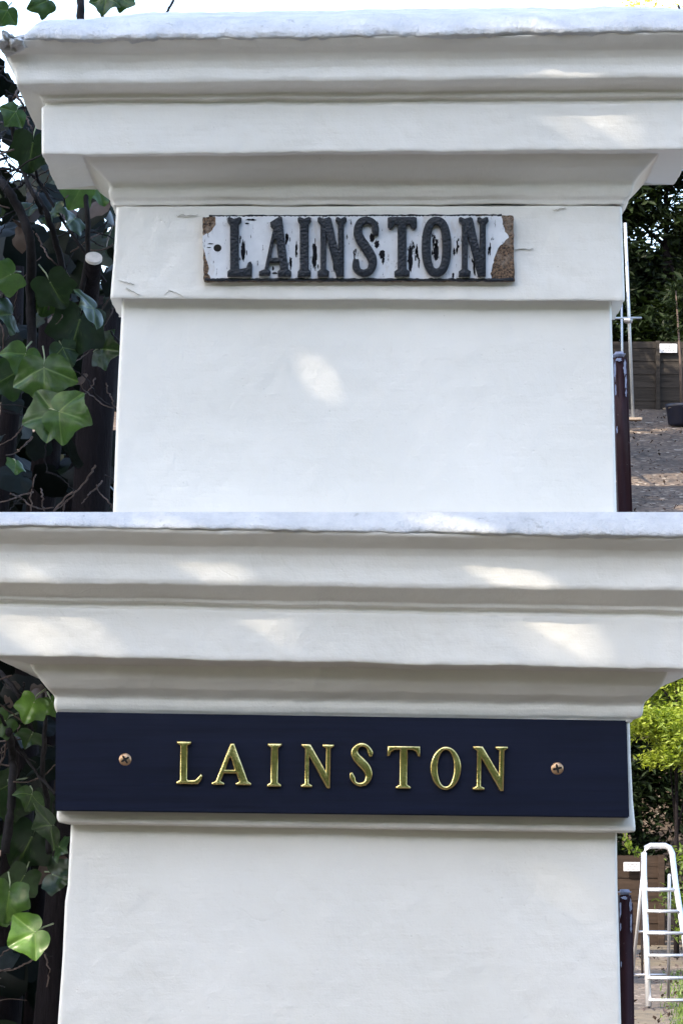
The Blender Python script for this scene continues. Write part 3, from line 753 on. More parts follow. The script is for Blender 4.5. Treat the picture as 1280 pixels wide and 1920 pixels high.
m = MB(); leafcloud(m, 19000, reg_back, (.028, .055), lambda: random.random() ** 3 * .35, nA=12); m.build('inner_foliage', M_ivyshade, ivy)
# stems
def stem(name, pts, r0, r1, mat, Y, wob=3, n=8):
    q = catmull([(x, y, Y + (random.uniform(-.03, .03))) for x, y in pts], 7)
    w = [P(x + noise.noise(Vector((i * .5, x * .1, 0))) * wob, y, yy) for i, (x, y, yy) in enumerate(q)]
    rr = [(r0 + (r1 - r0) * i / (len(w) - 1)) * (1 + .15 * noise.noise(Vector((i * .7, x_[0] if False else 1, 2)))) / F * Y for i, x_ in enumerate(w)]
    m = MB(); m.tube(w, rr, n); return m.build(name, mat, ivy)
stem('stem', [(-20, 320), (10, 350), (40, 400), (58, 460), (58, 560), (62, 700)], 8, 10, M_stem, 4.24)
stem('stem', [(70, 370), (92, 410), (110, 470), (125, 540), (135, 600)], 5, 8, M_stem, 4.26)
stem('stem', [(20, 180), (24, 240), (40, 310), (66, 370), (80, 400)], 5, 4, M_stem, 4.24)
stem('stem', [(80, 200), (60, 260), (70, 330), (110, 400), (150, 460), (200, 530)], 3, 3, M_stem, 4.23)
stem('stem', [(160, 340), (163, 400), (165, 470), (150, 560)], 5, 5, M_stem, 4.22)
stem('stem', [(148, -20), (153, 30), (150, 140), (75, 180)], 7, 9, M_stem, 4.4)
stem('stem', [(150, -30), (180, 10), (196, 36), (220, 80)], 3, 3, M_stem, 4.32)
stem('stem', [(340, -20), (322, 8), (308, 34), (295, 80)], 2.4, 2.6, M_stem, 4.32)
stem('stem', [(16, 1370), (24, 1420), (22, 1500), (10, 1600)], 7, 9, M_stem, 4.22)
stem('stem', [(82, 1300), (84, 1380), (80, 1450), (88, 1500), (92, 1600)], 4, 6, M_stem, 4.24)
stem('stem', [(0, 1340), (30, 1390), (70, 1450), (105, 1490)], 3, 3, M_stem, 4.2)
stem('stem', [(0, 1260), (40, 1310), (60, 1370)], 5, 5, M_stem, 4.3)
for i in range(150):
    up = random.random() < .68
    x = random.uniform(-160, 225 if up else 115); y = random.uniform(160, 940) if up else random.uniform(1250, 1900)
    a = random.uniform(0, math.pi); L = random.uniform(50, 150)
    pts = [(x, y)]
    for k in range(4): a += random.uniform(-.45, .45); x += math.cos(a) * L / 4; y += math.sin(a) * L / 4; pts.append((x, y))
    if max(p[0] for p in pts) > (235 if up else 125) and up is False: continue
    stem('twig', pts, random.uniform(1.0, 2.2), random.uniform(.6, 1.5), M_twig if random.random() < .6 else M_stem, random.uniform(4.2, 4.32), 4, 6)
for i in range(70):
    x = random.uniform(-70, 75); y = random.uniform(95, 340); a = random.uniform(0, math.pi); L = random.uniform(40, 110); pts = [(x, y)]
    for k in range(4): a += random.uniform(-.45, .45); x += math.cos(a) * L / 4; y += math.sin(a) * L / 4; pts.append((x, y))
    stem('twig', pts, random.uniform(1.2, 3.2), random.uniform(.6, 1.8), M_twig if random.random() < .3 else M_stem, random.uniform(4.25, 4.5), 4, 6)
# dead leaves caught in the stems
m = MB()
def reg_dead():
    return P(random.uniform(-100, 210), random.choice([random.uniform(330, 520), random.uniform(590, 720), random.uniform(1250, 1340), random.uniform(1600, 1720)]), random.uniform(4.24, 4.5))
leafcloud(m, 45, reg_dead, (.012, .026), random.random, nA=14); m.build('dead_leaves', M_dead, ivy)
# sawn branch
a = P(176, 488, 4.2); b = P(160, 640, 4.34)
sb = MB(); sb.tube([b, a + (b - a) * .3, a], [.012, .0105, .0095], 16); cb = sb.build('sawn_branch', M_bark, ivy)
d = (a - b).normalized(); n_ = Vector((.10, -.66, .68)).normalized()
q = n_.to_track_quat('Z', 'Y').to_matrix(); vs = [a + n_ * .0045 + q @ Vector((math.cos(t * .3142) * .0098, math.sin(t * .3142) * .0105, 0)) for t in range(20)]
vs2 = [v - n_ * .0035 for v in vs]
cf = obj('cut_face', vs + vs2, [tuple(range(20)), tuple(range(39, 19, -1))] + [(k, 20 + k, 20 + (k + 1) % 20, (k + 1) % 20) for k in range(20)], M_cut, None, smooth=False)
cf.parent = cb; cf.matrix_parent_inverse = (Matrix.Translation(ivy.location) @ cb.matrix_parent_inverse).inverted()

# dark tree trunks standing in the ivy
def trunk_thing(label, top, bot, r0, r1, Y):
    t = thing('tree_trunk', label, 'tree trunk', (P(bot[0], bot[1], Y).x, Y, 0), 'bare trunks behind the ivy')
    a = P(*top, Y); b = P(*bot, Y); b = b + (b - a) * ((b.z) / (a.z - b.z)); b.z = -.05
    pts = [a + (b - a) * (k / 14) + Vector((.012 * noise.noise(Vector((k * .6, r0, 0))), 0, 0)) for k in range(15)]
    m = MB(); m.tube(pts, [(r0 + (r1 - r0) * k / 14) / F * Y for k in range(15)], 20); m.build('trunk', M_bark, t)
trunk_thing('dark bare tree trunk right behind the pier left edge', (200, 560), (100, 1920), 34, 42, 4.75)
trunk_thing('dark bare tree trunk farther left amid the ivy', (100, 560), (10, 1920), 26, 34, 4.95)
trunk_thing('thin dark bare trunk at the far left of the ivy', (28, 500), (-60, 1920), 18, 26, 4.8)
trunk_thing('dark bare trunk between the two thicker ivy trunks', (150, 640), (60, 1920), 16, 22, 5.1)

# ------------------------------------------------------------------ trees and bushes
OPEN = [(Vector((5.75, 63.6, 7.7)), .85), (Vector((5.95, 60.0, 6.9)), .45), (Vector((5.25, 61.0, 7.1)), .2), (Vector((4.1, 48.5, 0)), .32), (Vector((4.0, 46.0, 0)), .25), (Vector((3.05, 36.5, 0)), .2), (Vector((3.0, 33.4, 1.1)), .35)]   # gaps cut in the crowns to let sun patches onto the gardens
def crown_mesh(n, blobs, size, hue, seed=0):
    """blobs: (center, radii). leaves gather in clumps inside each blob"""
    random.seed(seed); m = MB(); V = []; Fc = []; H = []
    cl = []
    for (c, r) in blobs:
        for _ in range(26):
            while True:
                u = Vector((random.uniform(-1, 1), random.uniform(-1, 1), random.uniform(-1, 1)))
                if u.length < 1: break
            u = u * (.55 + .45 * random.random()) / max(u.length, .3) * random.random() ** .25 if u.length > .3 else u
            cl.append((Vector((c[0] + u.x * r[0], c[1] + u.y * r[1], c[2] + u.z * r[2])), random.uniform(.16, .34) * (r[0] + r[2]) / 2, random.random()))
    for i in range(n):
        c, r, hh = random.choice(cl)
        p = c + Vector((random.gauss(0, 1), random.gauss(0, 1), random.gauss(0, .8))) * r * .55
        if any((p - g).cross(sd).length < gr and (p - g).dot(sd) > 0 for g, gr in OPEN): continue
        k = random.uniform(.6, 1.3) * size
        M = Matrix.Rotation(random.uniform(0, 6.28), 3, 'Z') @ Matrix.Rotation(random.gauss(.5, .6), 3, 'X') @ Matrix.Rotation(random.uniform(0, 6.28), 3, 'Z')
        b = len(V)
        for v in ((0, -1, 0), (.38, -.1, .12), (0, 1, -.05), (-.38, -.1, .12)): V.append(p + M @ (Vector(v) * k))
        Fc += [(b, b + 1, b + 2), (b, b + 2, b + 3)]
        h = max(0, min(1, hue[0] + (hue[1] - hue[0]) * (.6 * hh + .4 * random.random()))); H += [h] * 4
    return V, Fc, H
def tree(label, cat, base, blobs, n, size, hue, mat, trunk_r, seed, group=None, name='tree', trunk_h=None):
    t = thing(name, label, cat, base, group)
    B = Vector(base); bl = [((B.x + c[0], B.y + c[1], B.z + c[2]), r) for c, r in blobs]
    V, Fc, H = crown_mesh(n, bl, size, hue, seed)
    obj('crown', V, Fc, mat, t, smooth=False, attrs={'hue': H, 'vein': [0] * len(H)})
    top = max(c[2] for c, r in blobs)
    m = MB(); hh = trunk_h or top
    pts = [B + Vector((.12 * noise.noise(Vector((k, seed, 0))) * trunk_r * 6, 0, hh * k / 8 - .1)) for k in range(9)]
    m.tube(pts, [trunk_r * (1.25 - .9 * k / 8) for k in range(9)], 10)
    for j, (c, r) in enumerate(blobs):
        s_ = pts[3 + j % 4]; e = B + Vector(c)
        m.tube([s_, s_.lerp(e, .5) + Vector((0, 0, -.1 * trunk_r)), e], [trunk_r * .5, trunk_r * .3, trunk_r * .1], 7)
    m.build('trunk', M_bark, t)
    return t
st = random.getstate()
G = 'dark trees behind the board fence'
def bz(Y): return bankz(Y)
for i, (X, Y, h_, lab) in enumerate([(6.9, 77.2, 8.0, 'tall dark tree right of the upper pier behind the board fence'), (10.6, 78.5, 7.6, 'dark tree behind the fence beyond the right picture edge'), (3.3, 78.2, 7.8, 'dark tree behind the fence hidden by the upper pier'), (-.6, 79, 7.7, 'dark tree behind the fence and behind the middle of the upper pier')]):
    b = [((0, 0, 2.0), (2.2, 1.5, 1.7)), ((-1.5, .2, 2.7), (1.5, 1.2, 1.7)), ((-1.5, .2, 5.0), (1.4, 1.2, 1.5)), ((-.9, 0, 4.0), (2.0, 1.5, 1.8)), ((1.1, .2, 4.4), (2.0, 1.5, 1.8)), ((0, 0, h_ - 2.0), (2.1, 1.5, 1.7)), ((.6, -.4, 1.2), (2.0, 1.2, 1.3)), ((-.8, -.3, 5.6), (1.6, 1.2, 1.2))]
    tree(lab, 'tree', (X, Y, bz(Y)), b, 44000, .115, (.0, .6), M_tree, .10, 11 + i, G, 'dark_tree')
for j, src in enumerate([o for o in COL.objects if o.name.startswith('dark_tree')][:4]):   # a second row behind the first
    c = src.copy(); c.location = src.location + Vector((1.7, 4.5, .0)); COL.objects.link(c); c['label'] = 'second row dark tree ' + ['behind the one right of the upper pier', 'beyond the right picture edge', 'hidden left part behind the upper pier', 'behind the middle of the upper pier'][j]
    for ch in [q for q in COL.objects if q.parent == src]:
        d = ch.copy(); COL.objects.link(d); d.parent = c
for i, (X, Y, lab) in enumerate([(2.5, 70.5, 'tree added to shade the gravel slope, unseen behind the upper pier'), (2.3, 65.5, 'nearer tree added to shade the gravel slope, unseen behind the upper pier'), (2.0, 61, 'nearer still tree added to shade the gravel slope, unseen behind the upper pier'), (1.9, 57.6, 'nearest tree added to shade the slope, unseen at the bank top behind the upper pier')]):
    tree(lab, 'tree', (X, Y, bz(Y)), [((0, 0, 3.2), (1.9, 1.9, 1.3)), ((.3, 0, 4.8), (1.8, 1.8, 1.3)), ((-.5, 0, 6.2), (1.7, 1.7, 1.2)), ((.2, -1.5, 4.2), (1.6, 1.4, 1.4))], 15000, .13, (.0, .6), M_tree, .12, 21 + i, 'trees added to shade the gravel slope', 'added_shade_tree')  # unseen trees added to cast shade over the slope
# trees of the lower garden
G2 = 'bushes and trees of the lower garden'
tree('sunlit yellow green leafy tree right of the navy board', 'tree', (4.15, 45, 0), [((-.15, 0, 3.2), (1.0, .9, .75)), ((.0, -.3, 2.75), (.7, .6, .5)), ((.5, .3, 3.1), (.9, .9, .9)), ((-.6, .2, 3.9), (1.2, .9, .9)), ((.6, .3, 4.3), (1.0, .9, .8))], 34000, .040, (.15, 1.0), M_lime, .03, 31, G2, 'leafy_tree')
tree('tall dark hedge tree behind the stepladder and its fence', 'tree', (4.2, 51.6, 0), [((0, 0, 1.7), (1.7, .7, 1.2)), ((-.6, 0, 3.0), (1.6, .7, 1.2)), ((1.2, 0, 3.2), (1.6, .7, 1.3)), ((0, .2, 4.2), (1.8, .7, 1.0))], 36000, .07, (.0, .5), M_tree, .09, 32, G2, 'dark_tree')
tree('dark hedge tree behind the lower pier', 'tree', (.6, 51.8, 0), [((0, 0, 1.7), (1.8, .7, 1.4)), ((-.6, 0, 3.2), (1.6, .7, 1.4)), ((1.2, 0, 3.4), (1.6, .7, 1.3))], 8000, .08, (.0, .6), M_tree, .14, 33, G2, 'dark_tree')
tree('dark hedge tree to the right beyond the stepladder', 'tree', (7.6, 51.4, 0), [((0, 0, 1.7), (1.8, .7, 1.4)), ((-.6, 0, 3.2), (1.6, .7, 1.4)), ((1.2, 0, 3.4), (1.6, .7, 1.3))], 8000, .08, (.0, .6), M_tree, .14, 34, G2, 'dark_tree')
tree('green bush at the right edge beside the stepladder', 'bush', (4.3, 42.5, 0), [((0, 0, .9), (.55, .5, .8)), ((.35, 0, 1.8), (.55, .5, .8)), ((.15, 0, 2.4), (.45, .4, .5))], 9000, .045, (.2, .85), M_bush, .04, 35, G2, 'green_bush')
tree('tree added to shade the gravel yard, unseen behind the lower pier', 'tree', (1.2, 44, 0), [((0, 0, 2.4), (1.5, 1.5, 1.0)), ((.1, 0, 3.4), (1.5, 1.5, 1.0)), ((0, 0, 4.4), (1.3, 1.3, .8))], 9000, .09, (.0, .6), M_tree, .10, 36, G2, 'added_shade_tree')  # added out of sight to keep sun off the yard gravel
tree('nearer tree added to shade the gravel yard, unseen behind the lower pier', 'tree', (1.2, 37.5, 0), [((0, 0, 1.8), (1.2, 1.4, .8)), ((.1, 0, 2.9), (1.2, 1.4, .8)), ((.1, 0, 3.9), (1.1, 1.4, .8))], 5000, .09, (.0, .6), M_tree, .08, 37, G2, 'added_shade_tree')  # second unseen tree added for shade on the yard
random.setstate(st)

# yellow leafed branch tips over the top right corner
yb = thing('yellow_tree', 'pale yellow leafed tree rising above the coping at the top right corner', 'tree', (11.0, 96, 11.4))
V, Fc, H = crown_mesh(1700, [((8.9, 96, 23.2), (1.5, 1, .75)), ((10.8, 96, 23.4), (1.6, 1, 1.3)), ((11.0, 96, 20.0), (1.5, 1, 2.6))], .10, (.3, 1), 51)
obj('crown', V, Fc, M_yellow, yb, smooth=False, attrs={'hue': H, 'vein': [0] * len(H)})
m = MB(); m.tube([(11.0, 96, 11.3), (10.9, 96, 17), (10.6, 96, 23)], [.2, .14, .05], 10); m.tube([(10.9, 96, 18), (9.6, 96, 21.5), (8.9, 96, 23.3)], [.09, .06, .03], 8); m.build('trunk', M_bark, yb)

# ------------------------------------------------------------------ upper garden
def fence(label, X0, X1, Y, zb, h, nb, mat, posts, name='board_fence'):
    t = thing(name, label, 'fence', ((X0 + X1) / 2, Y, zb))
    m = MB(); bh = h / nb
    for k in range(nb):
        m.bbox(((X0 + X1) / 2, Y + .012 * (k % 2), zb + bh * (k + .5)), (X1 - X0, .022, bh * .995), .004)
    m.bbox(((X0 + X1) / 2, Y + .035, zb + h / 2), (X1 - X0, .02, h * .98), .004)
    m.build('boards', mat, t, smooth=False)
    for x in posts:
        m = MB(); m.bbox((x, Y - .05, zb + h / 2), (.09, .09, h + .02), .008); m.build('post', mat, t, smooth=False)
    return t
zf = bankz(75)
fence('weathered dark board fence across the upper garden', -8, 16, 75, zf - .1, 1.50, 11, M_fence, [-6.3, -4.0, -1.7, .6, 2.9, 5.2, 6.53, 9.8, 12.1, 14.4])
def notice(label, px, py, Y, wpx, hpx, n=3):
    c = P(px, py, Y); k = Y / F
    t = thing('notice_sign', label, 'sign', c)
    m = MB(); m.bbox(c, (wpx * k, .02, hpx * k), .004); m.build('panel', M_plate, t, smooth=False)
    for j in range(n):
        m = MB()
        zz = c.z + hpx * k * (.26 - .26 * j); ww = wpx * k * (.6, .42, .68)[j]
        x = c.x - ww / 2
        while x < c.x + ww / 2:
            l_ = random.uniform(.02, .05); m.box((x + l_ / 2, c.y - .0115, zz), (l_, .003, hpx * k * .09)); x += l_ + .02
        m.build('lettering', M_ink, t, smooth=False)
notice('small white notice on the dark upper fence', 1252, 653, 74.9, 33, 17)
def pole(name, label, a, b, r, mat, group, base=None):
    t = thing(name, label, 'scaffold pole', b, group)
    m = MB(); m.tube([b, a], [r, r], 14); m.build('tube', mat, t)
    return t
GP = 'galvanised scaffold poles in the upper garden'
Yp = 71.0
zb_ = bankz(Yp)
top = P(1171, 418, Yp); bot = P(1186, 787, Yp); bot.z = max(bot.z, bankz(Yp) + .02)
pp = pole('scaffold_pole', 'long near upright scaffold pole right of the upper pier', top, bot, .032, M_galv, GP)
m = MB(); m.bbox(bot + Vector((0, 0, .01)), (.34, .25, .05), .006); sb_ = m.build('sole_board', M_slab, pp, smooth=False)
pole('scaffold_pole', 'shorter thin scaffold pole hugging the upper pier edge', P(1164, 540, 72.4), P(1166.5, 770, 72.4), .022, M_galv, GP)
hp = pole('scaffold_pole', 'horizontal scaffold tube clamped across the long pole', P(1110, 597, 70.9), P(1201, 596, 71.5), .022, M_galv, GP)
cp = thing('scaffold_clamp', 'small round clamp joining the crossed scaffold tubes', 'clamp', P(1176, 601, 70.8))
m = MB(); c = P(1176, 601, 70.85); m.tube([c + Vector((-.07, -.05, 0)), c + Vector((.05, -.09, -.01))], .052, 14, caps=False); m.tube([c + Vector((-.05, 0, 0)), c + Vector((.08, .02, 0))], .055, 12); m.build('coupler', M_alu, cp)
m = MB(); m.bbox(c + Vector((.0, -.06, .045)), (.05, .05, .05), .01); m.build('bolt', M_galv, cp)
# potted sapling
Yt = 71.8; pc = P(1277, 790, Yt); pc.z = bankz(Yt)
pt = thing('potted_sapling', 'slim sapling in a round navy pot against the upper fence', 'potted tree', pc)
m = MB(); n = 28; prof = [(.20, 0), (.27, .06), (.31, .36), (.33, .38), (.33, .44), (.30, .44), (.29, .36)]
vs = []; fs = []
for (r, z) in prof:
    for k in range(n): a = 2 * math.pi * k / n; vs.append(pc + Vector((math.cos(a) * r, math.sin(a) * r, z)))
for j in range(len(prof) - 1):
    for k in range(n): fs.append((j * n + k, j * n + (k + 1) % n, (j + 1) * n + (k + 1) % n, (j + 1) * n + k))
fs.append(tuple(range(n))[::-1]); m.add(vs, fs); m.build('pot', M_navy_pot, pt)
lump('soil', pc + Vector((0, 0, .36)), (.30, .30, .06), M_soil, pt, .5, 9, 3)
m = MB(); tp = P(1266, 545, Yt); m.tube([pc + Vector((0, 0, .38)), pc.lerp(tp, .45) + Vector((.03, 0, 0)), tp], [.035, .028, .012], 8); m.build('trunk', M_twig, pt)
V, Fc, H = crown_mesh(420, [((P(1250, 610, Yt)), (.35, .3, .35)), ((P(1268, 560, Yt)), (.4, .3, .5))], .045, (.0, .6), 61)
obj('leaves', V, Fc, M_tree, pt, smooth=False, attrs={'hue': H, 'vein': [0] * len(H)})
# yellow tuft on the pier edge
yt = thing('yellow_shrub', 'tiny sunlit yellow shoot under the upper frieze corner', 'plant', P(1154, 590, 69))
V, Fc, H = crown_mesh(120, [((P(1152, 572, 69)), (.09, .08, .07))], .03, (.4, 1), 62)
obj('leaves', V, Fc, M_yellow, yt, smooth=False, attrs={'hue': H, 'vein': [0] * len(H)})
m = MB(); m.tube([Vector((P(1146, 572, 69).x, 69, bankz(69))), P(1146, 590, 69), P(1152, 570, 69)], [.02, .012, .004], 6); m.build('stem', M_twig, yt)
random.setstate(st)
# leaf litter
def litter(name, n, region, sizes, mat):
    m = MB(); V = []; Fc = []; H = []
    for _ in range(n):
        p = region(); k = random.uniform(*sizes)
        M = Matrix.Rotation(random.uniform(0, 6.28), 3, 'Z') @ Matrix.Rotation(random.gauss(0, .5), 3, 'X')
        b = len(V)
        for v in ((0, -1, 0), (.6, 0, .2), (0, 1, 0), (-.6, 0, .2)): V.append(p + M @ (Vector(v) * k))
        Fc += [(b, b + 1, b + 2, b + 3)]; H += [random.random()] * 4
    o = obj(name, V, Fc, mat, None, smooth=False, attrs={'hue': H, 'vein': [0] * len(H)}); return o
def r1():
    Y = random.uniform(56, 74.5); X = random.uniform(2, 12); return Vector((X, Y, bankz(Y) + .05))
o = litter('leaf_litter', 2600, r1, (.02, .05), M_dead); tag(o, 'fallen brown leaves scattered over the upper gravel slope', 'leaf litter', kind='stuff')
def r2():
    Y = random.uniform(24, 50); X = random.uniform(0, 7); return Vector((X, Y, .04))
o = litter('leaf_litter', 2600, r2, (.015, .04), M_dead); tag(o, 'fallen brown leaves scattered over the lower gravel yard', 'leaf litter', kind='stuff')
# grass tufts on the lower yard
V = []; Fc = []; H = []
for _ in range(5000):
    Y = random.uniform(29, 41); X = (1270 - 640) / F * Y + random.gauss(.25, .16) ; 
    if X < (1235 - 640) / F * Y: continue
    h_ = random.uniform(.02, .07); a = random.uniform(0, 6.28); dx = math.cos(a) * .008; dy = math.sin(a) * .008; b = len(V)
    V += [Vector((X - dx, Y - dy, 0)), Vector((X + dx, Y + dy, 0)), Vector((X + random.gauss(0, .02), Y + random.gauss(0, .02), h_))]; Fc.append((b, b + 1, b + 2)); H += [random.random()] * 3
o = obj('grass', V, Fc, M_bush, None, smooth=False, attrs={'hue': H, 'vein': [0] * len(H)}); tag(o, 'short green grass at the foot of the stepladder', 'grass', kind='stuff')

# ------------------------------------------------------------------ lower garden
fence('brown board fence behind the stepladder', -6, 4.45, 50, -.02, 1.25, 8, M_fence2, [-4.5, -2.5, -.5, 1.5, 3.5, 4.4])
notice('small white notice on the brown fence beside the stepladder', 1184, 1625, 49.9, 32, 17)
# low brown planter box by the fence
YL = 33.0; YF = 33.0; YR = 33.9
lad = thing('stepladder', 'bright bare aluminium stepladder standing open on the gravel', 'stepladder', P(1240, 1888, YL))
m = MB()
pts = [P(1215, 1888, YL), P(1210, 1740, YL + .28), P(1206.5, 1640, YL + .46), P(1206, 1600, YL + .53), P(1210, 1590, YL + .545), P(1218, 1586, YL + .55), P(1246, 1586, YL + .55), P(1254, 1590, YL + .545), P(1259, 1600, YL + .53), P(1266, 1660, YL + .43), P(1279, 1740, YL + .28), P(1302, 1888, YL)]
m.tube(pts, .028, 10); m.build('front_frame', M_alu, lad)
for i, (y, xl, xr) in enumerate([(1708, 1211, 1272), (1749, 1211, 1280), (1791, 1212, 1286), (1833, 1213, 1292), (1875, 1215, 1299)]):
    Yk = YL + .53 * (1888 - y) / 290
    a = P(xl, y, Yk); b = P(xr, y + 1, Yk); m = MB(); m.bbox((a + b) / 2, ((b - a).length, .085, .028), .004); m.build('tread', M_alu, lad)
a = P(1208, 1668, YL + .42); b = P(1266, 1669, YL + .42); m = MB(); m.bbox((a + b) / 2 + Vector((0, .08, 0)), ((b - a).length, .22, .035), .006); m.build('platform', M_alu, lad)
foot_z = 0
for (xt, xb) in ((1204, 1180), (1254, 1252)):
    tp = P(xt, 1640, YL + .50); Yb_ = YL + 1.5; bt = Vector(((xb - 640) / F * Yb_, Yb_, .01)); m = MB(); m.tube([tp, bt], .015, 8); m.build('rear_leg', M_alu, lad)
for f_ in (.45, .80):
    a = P(1204, 1640, YL + .5).lerp(Vector(((1180 - 640) / F * (YL + 1.5), YL + 1.5, .01)), f_); b = P(1254, 1640, YL + .5).lerp(Vector(((1252 - 640) / F * (YL + 1.5), YL + 1.5, .01)), f_)
    m = MB(); m.tube([a, b], .010, 8); m.build('rear_brace', M_alu, lad)
# small climbing shoot with yellow leaves under the frieze corner
sh = thing('climbing_shoot', 'thin yellow green shoot hanging beneath the lower frieze corner', 'plant', P(1172, 1640, 40))
m = MB(); pts = [P(1170, 1560, 40), P(1174, 1582, 40), P(1184, 1594, 40), P(1200, 1600, 40)]; m.tube(pts, [.01] * 4, 6)
m.tube([P(1200, 1600, 40), Vector((P(1203, 1600, 40).x, 40, 0))], [.01, .014], 6); m.build('stem', M_twig, sh)
V = []; Fc = []; H = []
for _ in range(90):
    t = random.random() * 2.99; i = int(t); p = pts[i].lerp(pts[i + 1], t - i) + Vector((random.gauss(0, .02), random.gauss(0, .03), random.gauss(0, .025)))
    M = Matrix.Rotation(random.uniform(0, 6.28), 3, 'Z') @ Matrix.Rotation(random.uniform(0, 3), 3, 'X'); b = len(V)
    for v in ((0, -1, 0), (.5, 0, .1), (0, 1, 0), (-.5, 0, .1)): V.append(p + M @ (Vector(v) * .03))
    Fc.append((b, b + 1, b + 2, b + 3)); H += [random.random()] * 4
obj('leaves', V, Fc, M_lime, sh, smooth=False, attrs={'hue': H, 'vein': [0] * len(H)})

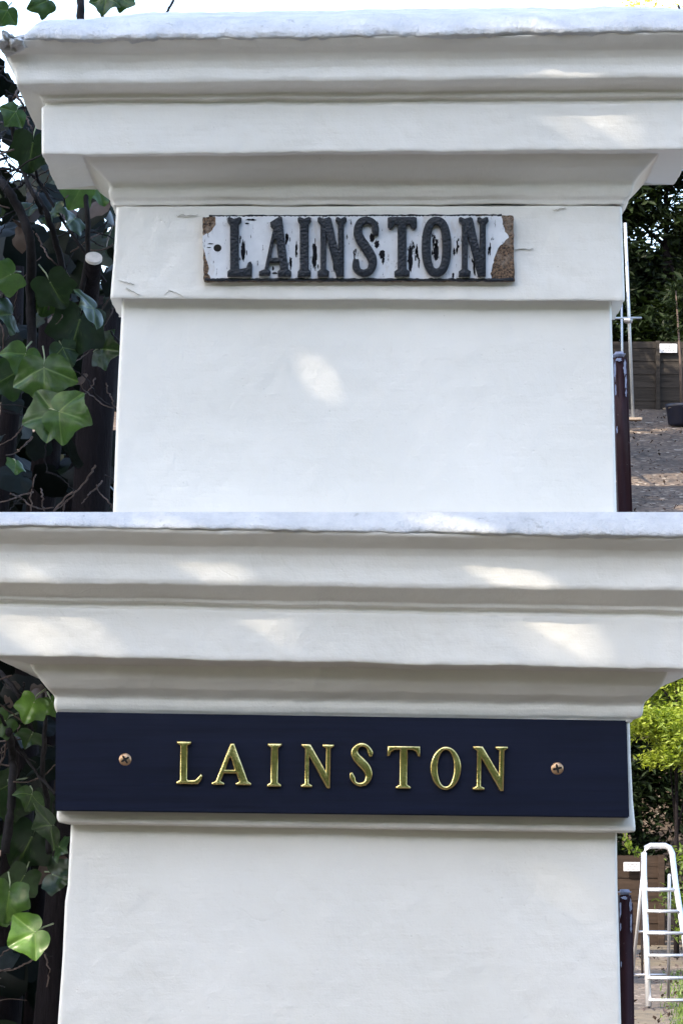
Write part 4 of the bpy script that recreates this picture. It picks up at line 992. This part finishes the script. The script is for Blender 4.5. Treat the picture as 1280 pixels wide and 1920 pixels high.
# ------------------------------------------------------------------ unseen tree added to shade the piers, with holes for light spots
def shade_crown():
    rs = random.Random(5)
    sdv = sd.normalized(); u = sdv.cross(Vector((0, 0, 1))).normalized(); v = u.cross(sdv).normalized()
    if v.z < 0: v = -v
    T0 = Vector((0, 3.95, 2.08)); t0 = 4.0
    gaps = []
    for (px, py, pf, W, H, dim) in GAPS:        # spot centre, width and height of the light on the wall, gap opening
        T = P(px, py, D0 - pf); gaps.append((T, max(0, W / S * abs(u.x)), max(0, H / S * v.z), dim))
    V = []; Fc = []; Hh = []
    def leaf(p, a, b, k, bend=.1):
        i = len(V); n = a.cross(b)
        for q in (-a * k, b * .42 * k + n * bend * k, a * k, -b * .42 * k + n * bend * k): V.append(p + q)
        Fc.extend([(i, i + 1, i + 2), (i, i + 2, i + 3)]); Hh.extend([rs.random()] * 4)
    C = T0 + sdv * 5.75
    def offs(p):      # distance from every light path, measured across the sun's direction
        for T, L, H, d in gaps:
            q = p - T; x = abs(q.dot(u)); y = abs(q.dot(v))
            yield max(0, x - L / 2), max(0, y - H / 2)
    n = 0
    while n < 30000:
        q = Vector((rs.gauss(0, 1), rs.gauss(0, 1), rs.gauss(0, 1))).normalized() * rs.random() ** .36
        p = C + Vector((q.x * 1.75, q.y * 1.75, q.z * 1.65)); n += 1
        if any(math.hypot(x, y) < .125 for x, y in offs(p)): continue
        a = Vector((rs.gauss(0, 1), rs.gauss(0, 1), rs.gauss(0, 1))).normalized(); b = a.orthogonal().normalized()
        b = Matrix.Rotation(rs.uniform(0, 6.28), 3, a) @ b
        leaf(p, a, b, rs.uniform(.07, .115))
    # added sun screen: each spray is a square, with holes cut to throw the light spots
    B = T0 + sdv * t0
    ops = []
    for T, L, H, d in gaps: ops.append(((T - B).dot(u), (T - B).dot(v), L / 2, d))
    def hit(cx, cy, h):      # does the square touch an opening?  0 no, 1 partly, 2 centre is open
        res = 0
        for gx, gy, L2, d in ops:
            x, y = abs(cx - gx), abs(cy - gy)
            if L2 == 0:
                if math.hypot(x, y) < d: return 2
                if math.hypot(max(0, x - h), max(0, y - h)) < d: res = 1
            else:
                if x < L2 and y < d / 2: return 2
                if x - h < L2 and y - h < d / 2: res = 1
        return res
    def screen_cell(cx, cy, h):
        st_ = hit(cx, cy, h)
        if st_ and h > .0006:
            for a in (-.5, .5):
                for b in (-.5, .5): screen_cell(cx + a * h, cy + b * h, h / 2)
            return
        if st_ == 2: return
        i = len(V); p = B + u * cx + v * cy + sdv * rs.uniform(-.015, .015); e = h * 1.03
        for a, b in ((-1, -1), (1, -1), (1, 1), (-1, 1)): V.append(p + u * a * e + v * b * e + sdv * rs.uniform(-.1, .1) * h)
        Fc.append((i, i + 1, i + 2, i + 3)); Hh.extend([rs.random()] * 4)
    xs = [o[0] for o in ops]; ys = [o[1] for o in ops]; st0 = .04
    for a in range(int((max(xs) - min(xs) + .5) / (2 * st0)) + 1):
        for b in range(int((max(ys) - min(ys) + .5) / (2 * st0)) + 1):
            screen_cell(min(xs) - .25 + st0 + 2 * st0 * a, min(ys) - .25 + st0 + 2 * st0 * b, st0)
    base = Vector((C.x - 1.6, C.y - .6, 0))
    t = thing('sun_screen_tree', 'unseen tree left of the viewer, added to shade the two piers and throw light spots', 'tree', base)
    obj('crown', V, Fc, M_shade, t, smooth=False, attrs={'hue': Hh, 'vein': [0] * len(Hh)})
    m = MB(); m.tube([base, base + Vector((.1, .1, 2.2)), base + Vector((.6, .3, 3.6)), C + Vector((-.6, -.2, -.6))], [.17, .14, .11, .05], 12)
    m.tube([base + Vector((.1, .1, 2.4)), base + Vector((-.1, .5, 4.0)), C + Vector((-1.2, .3, .2))], [.10, .07, .03], 10); m.build('trunk', M_bark, t)
M_shade = mat_leaf('screen_leaf', (.010, .020, .008), (.040, .065, .020), None, .0, .5, .3)  # opaque leaves for the added sun screen
GAPS = [(598, 708, 0, 0, 0, .0056), (1070, 132, .118, 120, 0, .0046), (1050, 215, .088, 110, 0, .0020), (930, 1062, .118, 270, 0, .0056), (390, 1060, .118, 170, 0, .0036), (145, 1180, .088, 130, 0, .0030), (70, 1062, .118, 40, 0, .0020),
        (1060, 1190, .088, 90, 0, .0010), (180, 1322, .026, 120, 0, .0050), (1120, 1335, .026, 120, 0, .0024), (1050, 1665, 0, 130, 0, .0008), (44, 1775, -.13, 0, 0, .024), (100, 760, -.13, 0, 0, .005), (70, 330, -.2, 0, 0, .006), (18, 1690, -.14, 0, 0, .007), (60, 1322, -.16, 0, 0, .008), (1000, 577, 0, 30, 0, .0015)]
shade_crown()

# ------------------------------------------------------------------ unseen hedge added behind the viewer to cut low sky light and tint the brass
hb = thing('added_hedge', 'tall green hedge, unseen behind the viewer, added to block the low sky', 'hedge', (0, -7.5, 0))
def hedge():
    nx = 200; vs = []; fs = []; H = []
    prof = [(0, 0), (-.1, .9), (-.15, 1.8), (-.2, 2.8), (-.2, 3.8), (-.1, 4.8), (.0, 5.8), (.3, 6.2), (.9, 6.5), (1.6, 6.5), (2.2, 6.1), (2.5, 4.5), (2.6, 2.2), (2.6, 0)]
    for i in range(nx + 1):
        X = -22 + 44 * i / nx
        for (d_, z) in prof:
            v = Vector((X, -6.5 - d_, z)); n = fbm(v, 1.4, 5); vs.append(v + Vector((0, n * .35, n * .25 if z > .1 else 0))); H.append(.5 + .5 * n)
    k = len(prof)
    for i in range(nx):
        for j in range(k - 1): fs.append((i * k + j, (i + 1) * k + j, (i + 1) * k + j + 1, i * k + j + 1))
    obj('foliage', vs, fs, M_bush, hb, attrs={'hue': H, 'vein': [0] * len(H)})
hedge()
